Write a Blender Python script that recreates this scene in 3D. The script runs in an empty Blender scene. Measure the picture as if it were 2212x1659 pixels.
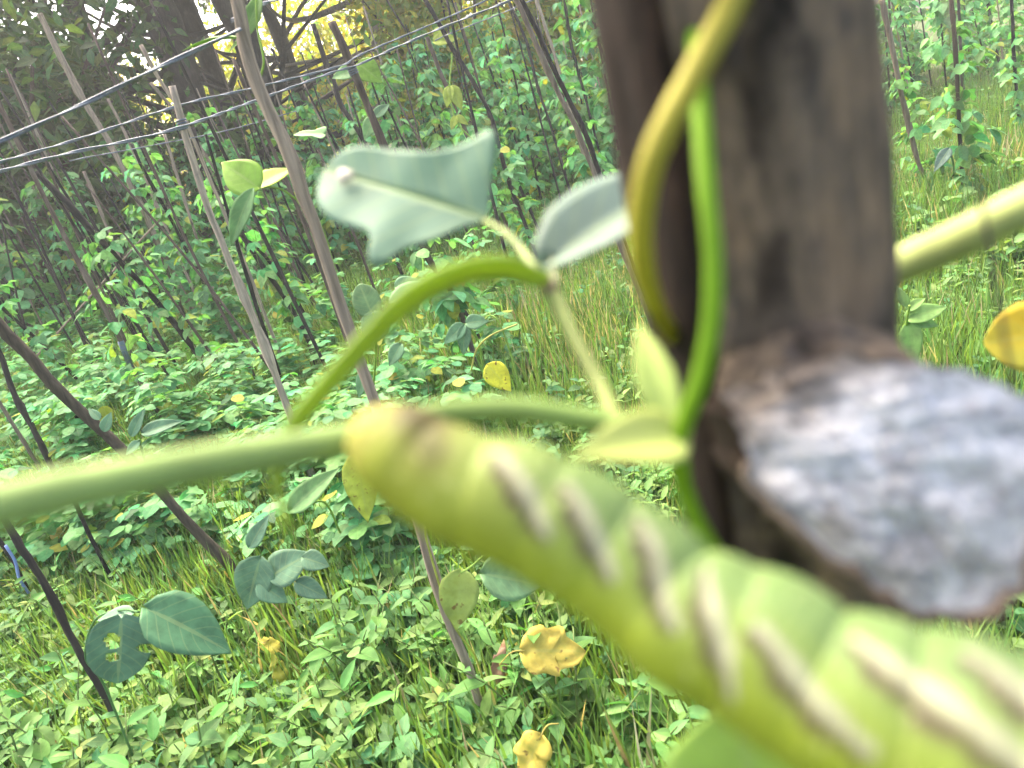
import bpy, math, random
import numpy as np
from mathutils import Vector
random.seed(11)
rng = np.random.default_rng(11)
R = math.radians
C = bpy.context.scene.collection
sc = bpy.context.scene

# ------------------------------------------------------------------ camera frame
FPX, CX, CY = 1660.0, 1106.0, 829.5           # the photograph read at 2212 x 1659
CAM = np.array((0.0, 0.0, 1.10))
P_, Ro = R(20.7), R(13.7)
Fw = np.array((0, math.cos(P_), -math.sin(P_)))
R0 = np.array((1.0, 0, 0)); U0 = np.array((0, math.sin(P_), math.cos(P_)))
Rc = math.cos(Ro) * R0 - math.sin(Ro) * U0
Uc = math.sin(Ro) * R0 + math.cos(Ro) * U0

def ray(x, y):
    return Fw + Rc * ((x - CX) / FPX) + Uc * ((CY - y) / FPX)
def at(x, y, d):                                # point at distance d along the optical axis
    return CAM + ray(x, y) * d
def ground(x, y, z=0.0):
    r = ray(x, y)
    return CAM + r * ((z - CAM[2]) / r[2])
def plane_y(x, y, Y):                           # point on the upright plane at ground distance Y
    r = ray(x, y)
    return CAM + r * (Y / r[1])
def proj(V):
    d = V - CAM
    z = d @ Fw
    return np.stack([CX + FPX * (d @ Rc) / z, CY - FPX * (d @ Uc) / z, z], -1)

def nrm(v):
    v = np.asarray(v, float)
    n = np.linalg.norm(v, axis=-1, keepdims=True)
    return v / np.maximum(n, 1e-12)

# ------------------------------------------------------------------ mesh building
class MB:
    def __init__(self):
        self.V, self.F, self.T, self.L, self.M, self.n = [], [], [], [], [], 0
    def add(self, V, F, tint=(1, 1, 1), lc=None, mat=0):
        V = np.asarray(V, float); F = np.asarray(F, np.int64)
        t = np.asarray(tint, float)
        if t.ndim == 1:
            t = np.broadcast_to(t, (len(V), 3))
        self.V.append(V); self.F.append(F + self.n); self.T.append(t)
        self.L.append(np.zeros((len(V), 3)) if lc is None else lc)
        self.M.append(np.full(len(F), mat, np.int32))
        self.n += len(V)
        return self
    def build(self, name, mats, parent=None, origin=None):
        V = np.concatenate(self.V); F = np.concatenate(self.F)
        if origin is not None:
            V = V - np.asarray(origin)
        me = bpy.data.meshes.new(name)
        me.vertices.add(len(V)); me.vertices.foreach_set('co', V.astype(np.float32).ravel())
        me.loops.add(F.size); me.loops.foreach_set('vertex_index', F.astype(np.int32).ravel())
        me.polygons.add(len(F))
        me.polygons.foreach_set('loop_start', np.arange(0, F.size, 4, dtype=np.int32))
        me.polygons.foreach_set('loop_total', np.full(len(F), 4, np.int32))
        me.polygons.foreach_set('material_index', np.concatenate(self.M))
        me.polygons.foreach_set('use_smooth', np.ones(len(F), bool))
        a = me.attributes.new('tint', 'FLOAT_COLOR', 'POINT')
        a.data.foreach_set('color', np.concatenate([np.concatenate(self.T), np.ones((len(V), 1))], 1).astype(np.float32).ravel())
        b = me.attributes.new('lc', 'FLOAT_VECTOR', 'POINT')
        b.data.foreach_set('vector', np.concatenate(self.L).astype(np.float32).ravel())
        me.update(calc_edges=True); me.validate()
        for m in (mats if isinstance(mats, (list, tuple)) else [mats]):
            me.materials.append(m)
        o = bpy.data.objects.new(name, me); C.objects.link(o)
        if origin is not None:
            o.location = origin
        if parent is not None:
            o.parent = parent
            if origin is not None:
                o.location = Vector(origin) - parent.location
        return o

def tag(o, label=None, cat=None, group=None, kind=None):
    for k, v in (('label', label), ('category', cat), ('group', group), ('kind', kind)):
        if v: o[k] = v
    return o
def thing(name, loc, label, cat, group=None):
    o = bpy.data.objects.new(name, None); C.objects.link(o)
    o.empty_display_size = .05
    o.location = Vector(loc)
    return tag(o, label, cat, group)
def dup(root, loc, rz=0, s=1, label=None, group=None, tilt=(0, 0)):
    r = root.copy(); C.objects.link(r)
    r.location = Vector(loc); r.rotation_euler = (tilt[0], tilt[1], rz)
    r.scale = (s, s, s) if not isinstance(s, tuple) else s
    if label: r['label'] = label
    if group: r['group'] = group
    for ch in list(root.children):
        c = ch.copy(); C.objects.link(c); c.parent = r
    return r

def spline(pts, n):
    """Catmull-Rom through the rows of pts (any width), n samples."""
    p = np.asarray(pts, float)
    if len(p) == 2:
        t = np.linspace(0, 1, n)[:, None]
        return p[0] * (1 - t) + p[1] * t
    q = np.concatenate([[2 * p[0] - p[1]], p, [2 * p[-1] - p[-2]]])
    m = len(p) - 1
    u = np.linspace(0, m - 1e-6, n); i = u.astype(int); t = (u - i)[:, None]
    a, b, c, d = q[i], q[i + 1], q[i + 2], q[i + 3]
    return .5 * (2 * b + (c - a) * t + (2 * a - 5 * b + 4 * c - d) * t ** 2 + (3 * b - a - 3 * c + d) * t ** 3)

def frames(P, ref=None):
    T = nrm(np.gradient(P, axis=0))
    if ref is None:
        ref = np.array((0, 0, 1.)) if abs(T[0][2]) < .8 else np.array((1., 0, 0))
    N = np.zeros_like(P)
    n = np.asarray(ref, float)
    for i in range(len(P)):
        n = n - T[i] * (n @ T[i]); n = n / max(np.linalg.norm(n), 1e-9); N[i] = n
    return T, N, np.cross(T, N)

def tube(mb, P, rad, k=8, tint=(1, 1, 1), mat=0, rough=0.0, caps=True, knots=0):
    P = np.asarray(P, float); n = len(P)
    rad = np.broadcast_to(np.asarray(rad, float), (n,)).copy()
    if knots:
        for j in range(knots):
            c = rng.uniform(.05, .95) * n
            rad *= 1 + rng.uniform(.12, .3) * np.exp(-((np.arange(n) - c) / (n * .012 + .6)) ** 2)
    T, N, B = frames(P)
    a = np.linspace(0, 2 * np.pi, k, endpoint=False)
    rr = rad[:, None] * (1 + rough * rng.standard_normal((n, k)))
    V = P[:, None] + N[:, None] * (np.cos(a)[None, :, None] * rr[..., None]) + B[:, None] * (np.sin(a)[None, :, None] * rr[..., None])
    if caps:
        e0 = P[0] + (V[0] - P[0]) * .02; e1 = P[-1] + (V[-1] - P[-1]) * .02
        V = np.concatenate([e0[None], V, e1[None]])
    m = len(V)
    i, j = np.meshgrid(np.arange(m - 1), np.arange(k), indexing='ij')
    F = np.stack([i * k + j, i * k + (j + 1) % k, (i + 1) * k + (j + 1) % k, (i + 1) * k + j], -1).reshape(-1, 4)
    lc = np.stack(np.broadcast_arrays((a / (2 * np.pi))[None], np.linspace(0, 1, m)[:, None], 0.0), -1).reshape(-1, 3)
    t = np.asarray(tint, float)
    if t.ndim == 2:                                       # one colour per point of the path
        if caps: t = np.concatenate([t[:1], t, t[-1:]])
        t = np.repeat(t, k, 0)
    mb.add(V.reshape(-1, 3), F, t, lc, mat)
    return mb

# ---- leaves: a unit blade along +y, width along x, upper face +z
def leaf_t(shape='ovate', rows=6, cols=5, w=.62, fold=.25, droop=.18, wavy=0.0):
    v = np.linspace(0, 1, rows)
    if shape == 'ovate':
        hw = np.interp(v, [0, .06, .18, .32, .5, .7, .86, .95, 1], [.04, .5, .9, 1, .9, .62, .3, .1, .015]) * w / 2
    elif shape == 'lance':
        hw = np.interp(v, [0, .1, .3, .5, .75, .92, 1], [.06, .5, .95, 1, .66, .22, .02]) * w / 2
    elif shape == 'round':
        hw = np.interp(v, [0, .05, .15, .35, .6, .8, .93, 1], [.1, .55, .86, 1, .95, .72, .36, .05]) * w / 2
    else:                                                  # hastate: two basal lobes
        hw = np.interp(v, [0, .05, .14, .24, .36, .55, .75, .9, 1], [.06, .55, 1, .72, .42, .46, .4, .2, .02]) * w / 2
    u = np.linspace(-1, 1, cols)
    uu, vv = np.meshgrid(u, v)
    X = uu * hw[:, None]
    Y = vv.copy()
    if shape == 'hastate':
        Y = Y - .16 * np.abs(uu) ** 1.5 * np.interp(vv, [0, .14, .3, 1], [.4, 1, .2, 0])
    elif shape in ('ovate', 'round'):
        Y = Y - .07 * np.abs(uu) * np.interp(vv, [0, .1, .4, 1], [1, .8, 0, 0])
    Z = fold * np.abs(X) - droop * vv ** 2 + wavy * np.sin(vv * 14 + uu * 2) * np.abs(uu)
    V = np.stack([X, Y, Z], -1).reshape(-1, 3)
    i, j = np.meshgrid(np.arange(rows - 1), np.arange(cols - 1), indexing='ij')
    F = np.stack([i * cols + j, i * cols + j + 1, (i + 1) * cols + j + 1, (i + 1) * cols + j], -1).reshape(-1, 4)
    lc = np.stack([uu, vv, np.zeros_like(uu)], -1).reshape(-1, 3)
    return V, F, lc

def basis(d, n):
    d = nrm(d); n = np.asarray(n, float)
    n = nrm(n - d * np.sum(n * d, -1, keepdims=True))
    return np.stack([np.cross(d, n), d, n], -1)

def stamp(mb, t, pos, d, n, size, tint, mat=0):
    V, F, lc = t
    pos = np.atleast_2d(pos); N = len(pos)
    M = basis(np.atleast_2d(d), np.atleast_2d(n))
    size = np.broadcast_to(np.asarray(size, float), (N,))
    out = np.einsum('nij,vj->nvi', M, V) * size[:, None, None] + pos[:, None]
    FF = (F[None] + (np.arange(N) * len(V))[:, None, None]).reshape(-1, 4)
    tint = np.broadcast_to(np.asarray(tint, float), (N, 3))
    rid = rng.random(N)
    L = np.broadcast_to(lc[None], (N, len(V), 3)).copy(); L[..., 2] = rid[:, None]
    mb.add(out.reshape(-1, 3), FF, np.repeat(tint, len(V), 0), L.reshape(-1, 3), mat)

def tints(n, base, dv=.2, dh=.12):
    b = np.asarray(base, float)
    t = b[None] * (1 + dv * rng.standard_normal((n, 1)))
    t[:, 0] *= 1 + dh * 1.6 * rng.standard_normal(n); t[:, 2] *= 1 + dh * rng.standard_normal(n)
    return np.clip(t, .008, .9)

# ------------------------------------------------------------------ materials
def mat(name):
    m = bpy.data.materials.new(name); m.use_nodes = True
    nt = m.node_tree; nt.nodes.clear()
    return m, nt
def nd(nt, typ, **kw):
    n = nt.nodes.new(typ)
    for k, v in kw.items():
        if k == 'inp':
            for a, b in v.items(): n.inputs[a].default_value = b
        else: setattr(n, k, v)
    return n
def math_(nt, op, a, b=None, clamp=False):
    n = nd(nt, 'ShaderNodeMath', operation=op, use_clamp=clamp)
    for i, x in enumerate((a, b)):
        if x is None: continue
        if isinstance(x, (int, float)): n.inputs[i].default_value = x
        else: nt.links.new(x, n.inputs[i])
    return n.outputs[0]
def mix(nt, f, a, b, blend='MIX'):
    n = nd(nt, 'ShaderNodeMix', data_type='RGBA', blend_type=blend)
    for s, x in ((n.inputs[0], f), (n.inputs[6], a), (n.inputs[7], b)):
        if isinstance(x, (int, float)): s.default_value = x
        elif isinstance(x, tuple): s.default_value = (*x, 1)
        else: nt.links.new(x, s)
    return n.outputs[2]
def ramp(nt, f, stops):
    n = nd(nt, 'ShaderNodeValToRGB')
    e = n.color_ramp.elements
    while len(e) < len(stops): e.new(.5)
    for el, (p, c) in zip(e, stops):
        el.position = p; el.color = (*c, 1) if isinstance(c, tuple) else (c, c, c, 1)
    nt.links.new(f, n.inputs[0])
    return n.outputs[0]
def noise(nt, co, scale, detail=4, rough=.55):
    n = nd(nt, 'ShaderNodeTexNoise', inp={'Scale': scale, 'Detail': detail, 'Roughness': rough})
    if co is not None: nt.links.new(co, n.inputs['Vector'])
    return n.outputs[0]
def mapping(nt, co, scale):
    n = nd(nt, 'ShaderNodeMapping'); n.inputs['Scale'].default_value = scale
    nt.links.new(co, n.inputs[0])
    return n.outputs[0]
def out(nt, sh):
    nt.links.new(sh, nd(nt, 'ShaderNodeOutputMaterial').inputs[0])

def leaf_mat(name, rough=.45, trans=.35, spec=.5, vein=.25, spots=0.0, tcol=(1.35, 1.25, .45), spotcol=(.16, .08, .03)):
    m, nt = mat(name)
    a = nd(nt, 'ShaderNodeAttribute', attribute_name='tint')
    l = nd(nt, 'ShaderNodeAttribute', attribute_name='lc')
    s = nd(nt, 'ShaderNodeSeparateXYZ'); nt.links.new(l.outputs['Vector'], s.inputs[0])
    au = math_(nt, 'ABSOLUTE', s.outputs[0])
    mid = math_(nt, 'LESS_THAN', au, .07)
    side = math_(nt, 'SUBTRACT', math_(nt, 'MULTIPLY', s.outputs[1], 7.0), math_(nt, 'MULTIPLY', au, 2.0))
    sv = math_(nt, 'LESS_THAN', math_(nt, 'ABSOLUTE', math_(nt, 'SUBTRACT', math_(nt, 'FRACT', side), .5)), .06)
    vm = math_(nt, 'MULTIPLY', math_(nt, 'MAXIMUM', mid, math_(nt, 'MULTIPLY', sv, .6)), vein)
    tc = nd(nt, 'ShaderNodeTexCoord')
    n1 = noise(nt, tc.outputs['Object'], 38, 3)
    oi = nd(nt, 'ShaderNodeObjectInfo')
    col = mix(nt, 1.0, a.outputs['Color'], ramp(nt, n1, [(.3, .72), (.7, 1.22)]), 'MULTIPLY')
    col = mix(nt, 1.0, col, ramp(nt, oi.outputs['Random'], [(0, .84), (1, 1.14)]), 'MULTIPLY')
    col = mix(nt, vm, col, (.34, .42, .16))
    if spots:
        n2 = noise(nt, tc.outputs['Object'], spots, 2)
        col = mix(nt, ramp(nt, n2, [(.60, 0.0), (.68, .85)]), col, spotcol)
    if spots: col = mix(nt, ramp(nt, noise(nt, tc.outputs['Object'], 24, 3), [(.52, 0.0), (.66, .6)]), col, (.26, .30, .05))
    p = nd(nt, 'ShaderNodeBsdfPrincipled', inp={'Roughness': rough, 'Specular IOR Level': spec})
    nt.links.new(col, p.inputs['Base Color'])
    b = nd(nt, 'ShaderNodeBump', inp={'Strength': .25, 'Distance': .002})
    nt.links.new(math_(nt, 'ADD', n1, vm), b.inputs['Height']); nt.links.new(b.outputs[0], p.inputs['Normal'])
    t = nd(nt, 'ShaderNodeBsdfTranslucent')
    nt.links.new(mix(nt, 1.0, col, tcol, 'MULTIPLY'), t.inputs[0])
    ms = nd(nt, 'ShaderNodeMixShader', inp={0: trans})
    nt.links.new(p.outputs[0], ms.inputs[1]); nt.links.new(t.outputs[0], ms.inputs[2])
    out(nt, ms.outputs[0])
    return m

def stem_mat(name, rough=.5, scale=60, var=.25, bump=.2):
    m, nt = mat(name)
    a = nd(nt, 'ShaderNodeAttribute', attribute_name='tint')
    tc = nd(nt, 'ShaderNodeTexCoord')
    n1 = noise(nt, tc.outputs['Object'], scale, 4)
    col = mix(nt, 1.0, a.outputs['Color'], ramp(nt, n1, [(.3, 1 - var), (.7, 1 + var)]), 'MULTIPLY')
    p = nd(nt, 'ShaderNodeBsdfPrincipled', inp={'Roughness': rough + .15, 'Specular IOR Level': .2})
    p.inputs['Subsurface Weight'].default_value = .15
    p.inputs['Subsurface Radius'].default_value = (.002, .003, .001)
    nt.links.new(col, p.inputs['Base Color'])
    b = nd(nt, 'ShaderNodeBump', inp={'Strength': bump, 'Distance': .0008})
    nt.links.new(n1, b.inputs['Height']); nt.links.new(b.outputs[0], p.inputs['Normal'])
    out(nt, p.outputs[0])
    return m

def wood_mat(name, patch=.5):
    """weathered sticks: tint x streaks along the stick, grey worn patches, dark knots"""
    m, nt = mat(name)
    a = nd(nt, 'ShaderNodeAttribute', attribute_name='tint')
    tc = nd(nt, 'ShaderNodeTexCoord')
    st = noise(nt, mapping(nt, tc.outputs['Object'], (140, 140, 9)), 1, 5, .6)
    big = noise(nt, tc.outputs['Object'], 9, 4, .6)
    col = mix(nt, 1.0, a.outputs['Color'], ramp(nt, st, [(.3, .5), (.55, 1.0), (.75, 1.55)]), 'MULTIPLY')
    col = mix(nt, math_(nt, 'MULTIPLY', ramp(nt, big, [(.5, 0.0), (.68, 1.0)]), patch), col, (.2, .165, .13))
    col = mix(nt, ramp(nt, big, [(.3, .75), (.4, 0.0)]), col, (.025, .02, .017))
    p = nd(nt, 'ShaderNodeBsdfPrincipled', inp={'Roughness': .85, 'Specular IOR Level': .25})
    nt.links.new(col, p.inputs['Base Color'])
    b = nd(nt, 'ShaderNodeBump', inp={'Strength': .6, 'Distance': .003})
    nt.links.new(st, b.inputs['Height']); nt.links.new(b.outputs[0], p.inputs['Normal'])
    out(nt, p.outputs[0])
    return m

def plain_mat(name, rough=.6, scale=30, var=.25, spec=.4):
    m, nt = mat(name)
    a = nd(nt, 'ShaderNodeAttribute', attribute_name='tint')
    tc = nd(nt, 'ShaderNodeTexCoord')
    n1 = noise(nt, tc.outputs['Object'], scale, 5)
    col = mix(nt, 1.0, a.outputs['Color'], ramp(nt, n1, [(.3, 1 - var), (.7, 1 + var)]), 'MULTIPLY')
    p = nd(nt, 'ShaderNodeBsdfPrincipled', inp={'Roughness': rough, 'Specular IOR Level': spec})
    nt.links.new(col, p.inputs['Base Color'])
    out(nt, p.outputs[0])
    return m

M_bean = leaf_mat('bean_leaf', .62, .38, .16, .14, tcol=(1.2, 1.25, .5))
M_near = leaf_mat('near_bean_leaf', .55, .25, .25, .3)
M_weed = leaf_mat('weed_leaf', .62, .38, .15, .12, tcol=(1.2, 1.25, .5))
M_yel = leaf_mat('yellowing_leaf', .6, .3, .2, .16, spots=70, tcol=(1.3, 1.15, .5))
M_tree = leaf_mat('tree_leaf', .5, .45, .4, .1, tcol=(1.6, 1.35, .3))
M_grass = leaf_mat('grass_blade', .6, .4, .2, .0)
M_stem = stem_mat('green_stem')
M_stick = wood_mat('weathered_stick', .55)
M_dark = wood_mat('dark_stick', .12)
M_trunk = wood_mat('tree_bark', .2)
M_twine = plain_mat('grey_twine', .55, 300, .35, .5)
M_plast = plain_mat('blue_plastic_strip', .4, 40, .2, .5)

def ground_mat():
    m, nt = mat('field_soil')
    tc = nd(nt, 'ShaderNodeTexCoord')
    n1 = noise(nt, tc.outputs['Object'], 3, 6, .6)
    n2 = noise(nt, tc.outputs['Object'], 40, 5, .65)
    col = ramp(nt, n2, [(.3, (.03, .045, .014)), (.5, (.06, .085, .024)), (.7, (.12, .115, .05))])
    col = mix(nt, ramp(nt, n1, [(.4, 0.0), (.65, .7)]), col, (.06, .08, .022))
    p = nd(nt, 'ShaderNodeBsdfPrincipled', inp={'Roughness': .95, 'Specular IOR Level': .1})
    nt.links.new(col, p.inputs['Base Color'])
    b = nd(nt, 'ShaderNodeBump', inp={'Strength': 1.0, 'Distance': .03})
    nt.links.new(n2, b.inputs['Height']); nt.links.new(b.outputs[0], p.inputs['Normal'])
    out(nt, p.outputs[0])
    return m

# ------------------------------------------------------------------ ground
def gz(x, y):
    return .025 * np.sin(x * 1.7 + y * .9) + .02 * np.sin(y * 2.3 - x * .6)
def make_ground():
    mb = MB()
    xs = np.concatenate([[-25, -23], np.linspace(-20, 20, 121), [24, 29]])
    ys = np.concatenate([[-5.5], np.linspace(-5, 33, 145), [33.5]])
    X, Y = np.meshgrid(xs, ys)
    Z = np.where((np.abs(X) < 21) & (Y > -9) & (Y < 41), gz(X, Y), 0) - .02
    n, k = X.shape
    i, j = np.meshgrid(np.arange(n - 1), np.arange(k - 1), indexing='ij')
    F = np.stack([i * k + j, i * k + j + 1, (i + 1) * k + j + 1, (i + 1) * k + j], -1).reshape(-1, 4)
    mb.add(np.stack([X, Y, Z], -1).reshape(-1, 3), F)
    tag(mb.build('ground', ground_mat()), kind='structure')
make_ground()

# where the grass alley ends and the leafy bean rows begin (world XY of a line across the view)
LA, LB, LC = ground(120, 770)[:2], ground(1300, 440)[:2], ground(2150, 180)[:2]
def beyond_wall(x, y):
    """signed distance (m) past the front of the bean rows"""
    def sd(a, b):
        d = (b - a) / np.linalg.norm(b - a)
        return (y - a[1]) * d[0] - (x - a[0]) * d[1]
    return np.minimum(sd(LA, LB), sd(LA, LC)) if False else np.where(x < LB[0], sd(LA, LB), sd(LB, LC))

def wedge(n, y0, y1, margin=.15, power=1.0):
    """ground points inside the camera's view (plus a margin), near ones favoured"""
    y = y0 * (y1 / y0) ** (rng.random(n) ** power)
    x = (rng.random(n) * 2 - 1)
    # view edges at ground distance y, from the left and right borders of the frame
    xl = -.78 * y - .25; xr = .98 * y + .25
    xx = xl - margin + (x * .5 + .5) * (xr - xl + 2 * margin)
    return xx, y

# ------------------------------------------------------------------ grass (stuff)
def make_grass():
    mb = MB()
    for rows, n, y0, y1, hmin, hmax, wid, power in ((5, 52000, .55, 2.6, .04, .17, .0042, .8), (4, 170000, 1.6, 11.0, .05, .17, .0052, .75)):
        x, y = wedge(n, y0, y1, .3, power)
        keep = rng.random(n) < np.where(beyond_wall(x, y) > .3, .25, 1.0)
        keep &= (y > 2.2) | (rng.random(n) < .75)
        x, y = x[keep], y[keep]; n = len(x)
        h = rng.uniform(hmin, hmax, n) * (.7 + .6 * (np.sin(x * 3.1 + 1) * np.sin(y * 2.3) + 1) / 2)
        az = rng.uniform(0, 2 * np.pi, n); lean = np.abs(rng.normal(.35, .35, n))
        d = np.stack([np.cos(az) * lean, np.sin(az) * lean, np.ones(n)], -1)
        nn = np.stack([np.cos(az), np.sin(az), -lean * .5 + rng.normal(0, .3, n)], -1) + rng.normal(0, .5, (n, 3))
        pos = np.stack([x, y, gz(x, y) - .02], -1)
        V, F, lc = leaf_t('lance', rows, 2, 1.0, 0, .35)
        V = V.copy(); V[:, 0] *= .036
        t = tints(n, (.12, .225, .062), .28, .08)
        pat = np.zeros(n)
        for qx, qy, rr_ in ((1310, 610, .75), (1250, 760, .5), (2040, 400, .6), (560, 930, .3)):
            gg = ground(qx, qy); pat += np.exp(-((x - gg[0]) ** 2 + (y - gg[1]) ** 2) / rr_ ** 2)
        dry = rng.random(n) < .06 + .2 * np.clip(pat, 0, 1)
        t[dry] = tints(int(dry.sum()), (.31, .285, .18), .25, .05)
        stamp(mb, (V, F, lc), pos, d, nn, h * 1.15, t)
    tag(mb.build('grass', M_grass), 'short green grass covering the alley between the bean stakes', kind='stuff')
rng = np.random.default_rng(1)
make_grass()

# ------------------------------------------------------------------ weeds
def weed_geo(kind, stem_mb, leaf_mb, origin=(0, 0, 0), h=None, tint=None, lod=(6, 3)):
    o = np.asarray(origin, float)
    h = h or rng.uniform(.08, .22)
    nst = rng.integers(1, 4)
    base = tint if tint is not None else [(.14, .265, .08), (.10, .22, .08), (.165, .295, .075)][kind % 3]
    tp = leaf_t(['ovate', 'ovate', 'lance'][kind % 3], lod[0], lod[1], [.56, .66, .36][kind % 3], .3, .22)
    for s in range(nst):
        az = rng.uniform(0, 2 * np.pi); ln = rng.uniform(.05, .5)
        top = np.array((math.cos(az) * ln * h, math.sin(az) * ln * h, h * rng.uniform(.75, 1.1)))
        midp = top * .5 + np.array((0, 0, .12 * h))
        P = spline([(0, 0, -.02), midp, top], 6) + o
        if stem_mb is not None:
            tube(stem_mb, P, np.linspace(.0018, .0009, 6), 5, (.12, .17, .05))
        nn = rng.integers(4, 7)
        pos, dr, no, sz = [], [], [], []
        rot = rng.uniform(0, np.pi)
        for q in range(nn):
            t = (q + .8) / nn
            p = P[min(5, int(t * 5))]
            for sd in (0, 1):
                aa = rot + q * np.pi / 2 + sd * np.pi + rng.normal(0, .25)
                el = rng.uniform(-.35, .45) + (.4 if q == nn - 1 else 0)
                pos.append(p); dr.append((math.cos(aa), math.sin(aa), el))
                no.append((rng.normal(0, .3), rng.normal(0, .3), 1)); sz.append(rng.uniform(.018, .056) * (1.15 - .35 * t if kind != 2 else 1.0))
        pos, dr, no, sz = map(np.array, (pos, dr, no, sz))
        stamp(leaf_mb, tp, pos, dr, no, sz, tints(len(pos), base, .14, .1))

def make_weeds():
    protos = []
    for v in range(9):
        r = thing('weed_plant', (0, 0, 0), 'small leafy weed', 'weed')
        a, b = MB(), MB()
        weed_geo(v, a, b, h=[.11, .16, .2, .13, .18, .14, .2, .1, .15][v], lod=(8, 5))
        a.build('stem', M_stem, r); b.build('foliage', M_weed, r)
        protos.append(r)
    used = [False] * 9
    G = 'low leafy weeds below the caterpillar'
    zones = (('low leafy weed in the patch left of the lowest thin stake', lambda x: x < 880),
             ('low leafy weed around the foot of the lowest thin stake', lambda x: x < 1250),
             ('low leafy weed in the patch under the caterpillar', lambda x: True))
    n, tries = 0, 0
    while n < 270 and tries < 6000:
        tries += 1
        px, py = rng.uniform(-60, 1750), rng.uniform(1010, 1800)
        if px < 700 and py < 1250 and rng.random() < .6: continue
        if py < 1120 and rng.random() < .5: continue
        g = ground(px, py)
        v = int(rng.integers(0, 9)); s = rng.uniform(.75, 1.35)
        lab = next(l for l, f in zones if f(px))
        if py < 1180: lab = 'low leafy weed behind the caterpillar at the edge of the grass'
        loc = (g[0], g[1], gz(g[0], g[1]) - .01); rz = rng.uniform(0, 6.28)
        if not used[v]:
            used[v] = True; o = protos[v]; o.location = loc; o.rotation_euler = (0, 0, rz); o.scale = (s,) * 3
            o['label'] = lab; o['group'] = G
        else:
            dup(protos[v], loc, rz, s, lab, G, (rng.normal(0, .15), rng.normal(0, .15)))
        n += 1
    # the rest of the carpet, which nobody could count
    mb = MB()
    x, y = wedge(6500, .7, 9.0, .4, .75)
    for a, b in zip(x, y):
        if b < 1.9 and rng.random() < .35: continue
        if beyond_wall(a, b) > 1.0: continue
        c = math.sin(a * 1.9 + 2) * math.sin(b * 1.3 + a * .4)
        if b > 2.0 and c < .0 and rng.random() < .6: continue
        weed_geo(int(rng.integers(0, 3)), None, mb, (a, b, gz(a, b)), rng.uniform(.05, .16), None, (5, 3))
    tag(mb.build('weeds', M_weed), 'carpet of small broad leaved weeds among the grass', kind='stuff')
rng = np.random.default_rng(2)
make_weeds()

# ------------------------------------------------------------------ stakes
COL = {'tan': (.30, .235, .17), 'pale': (.34, .275, .21), 'brown': (.10, .072, .056), 'black': (.016, .014, .013),
       'grey': (.165, .125, .092), 'olive': (.065, .052, .036), 'dark': (.036, .029, .026), 'bark': (.05, .039, .03)}
STK = {}
GS = 'bean stakes standing in the field'
def stake(key, label, pts, w0, w1, col, Y=None, k=9, group=GS):
    pts = [tuple(map(float, p)) for p in pts]
    if Y is None:
        b = ground(*pts[-1]); Y = b[1]
    P = np.array([plane_y(x, y, Y) for x, y in pts])
    # run the last stretch on into the soil
    d = nrm(P[-1] - P[max(0, len(P) - 3)])
    if P[-1][2] > -.04:
        P = np.concatenate([P, [P[-1] + d * ((P[-1][2] + .06) / -d[2])]])
    L = np.concatenate([[0], np.cumsum(np.linalg.norm(np.diff(P, axis=0), axis=1))])
    dep = np.array([(p - CAM) @ Fw for p in P])
    rad = np.interp(np.linspace(0, 1, len(P)), [0, 1], [w0, w1]) * dep / FPX / 2 * .78
    n = 34
    S = spline(np.concatenate([P, rad[:, None]], 1), n)
    S[:, :3] += np.cumsum(rng.normal(0, .0009, (n, 3)), 0) * np.array((1, 1, .2))
    base = S[-1, :3].copy()
    mb = MB()
    tube(mb, S[:, :3], np.clip(S[:, 3], .003, .05), k, np.array(COL[col]) * rng.uniform(.85, 1.15), 0, .07, True, 5)
    o = mb.build('stake', M_dark if col in ('black', 'dark', 'olive') else M_stick, None, base)
    tag(o, label, 'stake', group)
    STK[key] = (o, S[:, :3], S[:, 3])
    return o

stake('S2', 'tall grey brown stake with a vine and folded light green leaves on it', [(505, -60), (512, 0), (532, 100), (562, 190), (624, 317), (667, 440), (712, 553), (755, 686), (800, 820), (860, 985), (918, 1149), (945, 1239), (985, 1366), (1018, 1440), (1045, 1536), (1088, 1660)], 40, 21, 'tan')
stake('S1', 'pale tan stake with a blunt top where two twines are knotted', [(373, 185), (405, 285), (450, 430), (500, 560), (560, 700), (624, 866), (722, 1130)], 19, 20, 'pale')
stake('S3', 'thick black stake leaning far over, its foot by a pale dry leaf', [(78, 372), (160, 455), (250, 552), (345, 655), (430, 765), (500, 850)], 17, 14, 'black')
stake('S4', 'thick olive brown stake slanting in from the left edge above the pale stem', [(-140, 560), (-20, 685), (60, 765), (133, 846), (283, 990), (387, 1106), (500, 1223), (575, 1288)], 36, 20, 'olive')
stake('S5', 'dark stake left of the thick olive brown one, ending behind the pale stem', [(-40, 690), (0, 766), (33, 853), (85, 945), (150, 1075)], 15, 15, 'dark')
stake('S6', 'dark stake beside the big bean leaf with two holes', [(-55, 1010), (27, 1153), (100, 1273), (167, 1400), (233, 1506), (305, 1660)], 18, 21, 'dark')
stake('S7', 'thin grey stake at the left edge just above the pale stem', [(-50, 780), (0, 870), (60, 970), (110, 1060)], 10, 9, 'grey')
stake('S8', 'thin stake with a blue plastic strip beside it at the left edge', [(-30, 1120), (3, 1173), (40, 1240), (76, 1312)], 10, 9, 'dark')
stake('S9', 'thin black stake ending in weeds just under the thick olive brown stake', [(150, 1060), (190, 1146), (230, 1225), (264, 1300)], 12, 10, 'black')
stake('S10', 'long brown stake with a blue rag tied around its middle', [(-15, 190), (0, 227), (30, 290), (80, 393), (143, 517), (200, 620), (247, 703), (287, 793), (333, 870), (390, 962)], 13, 12, 'brown')
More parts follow.
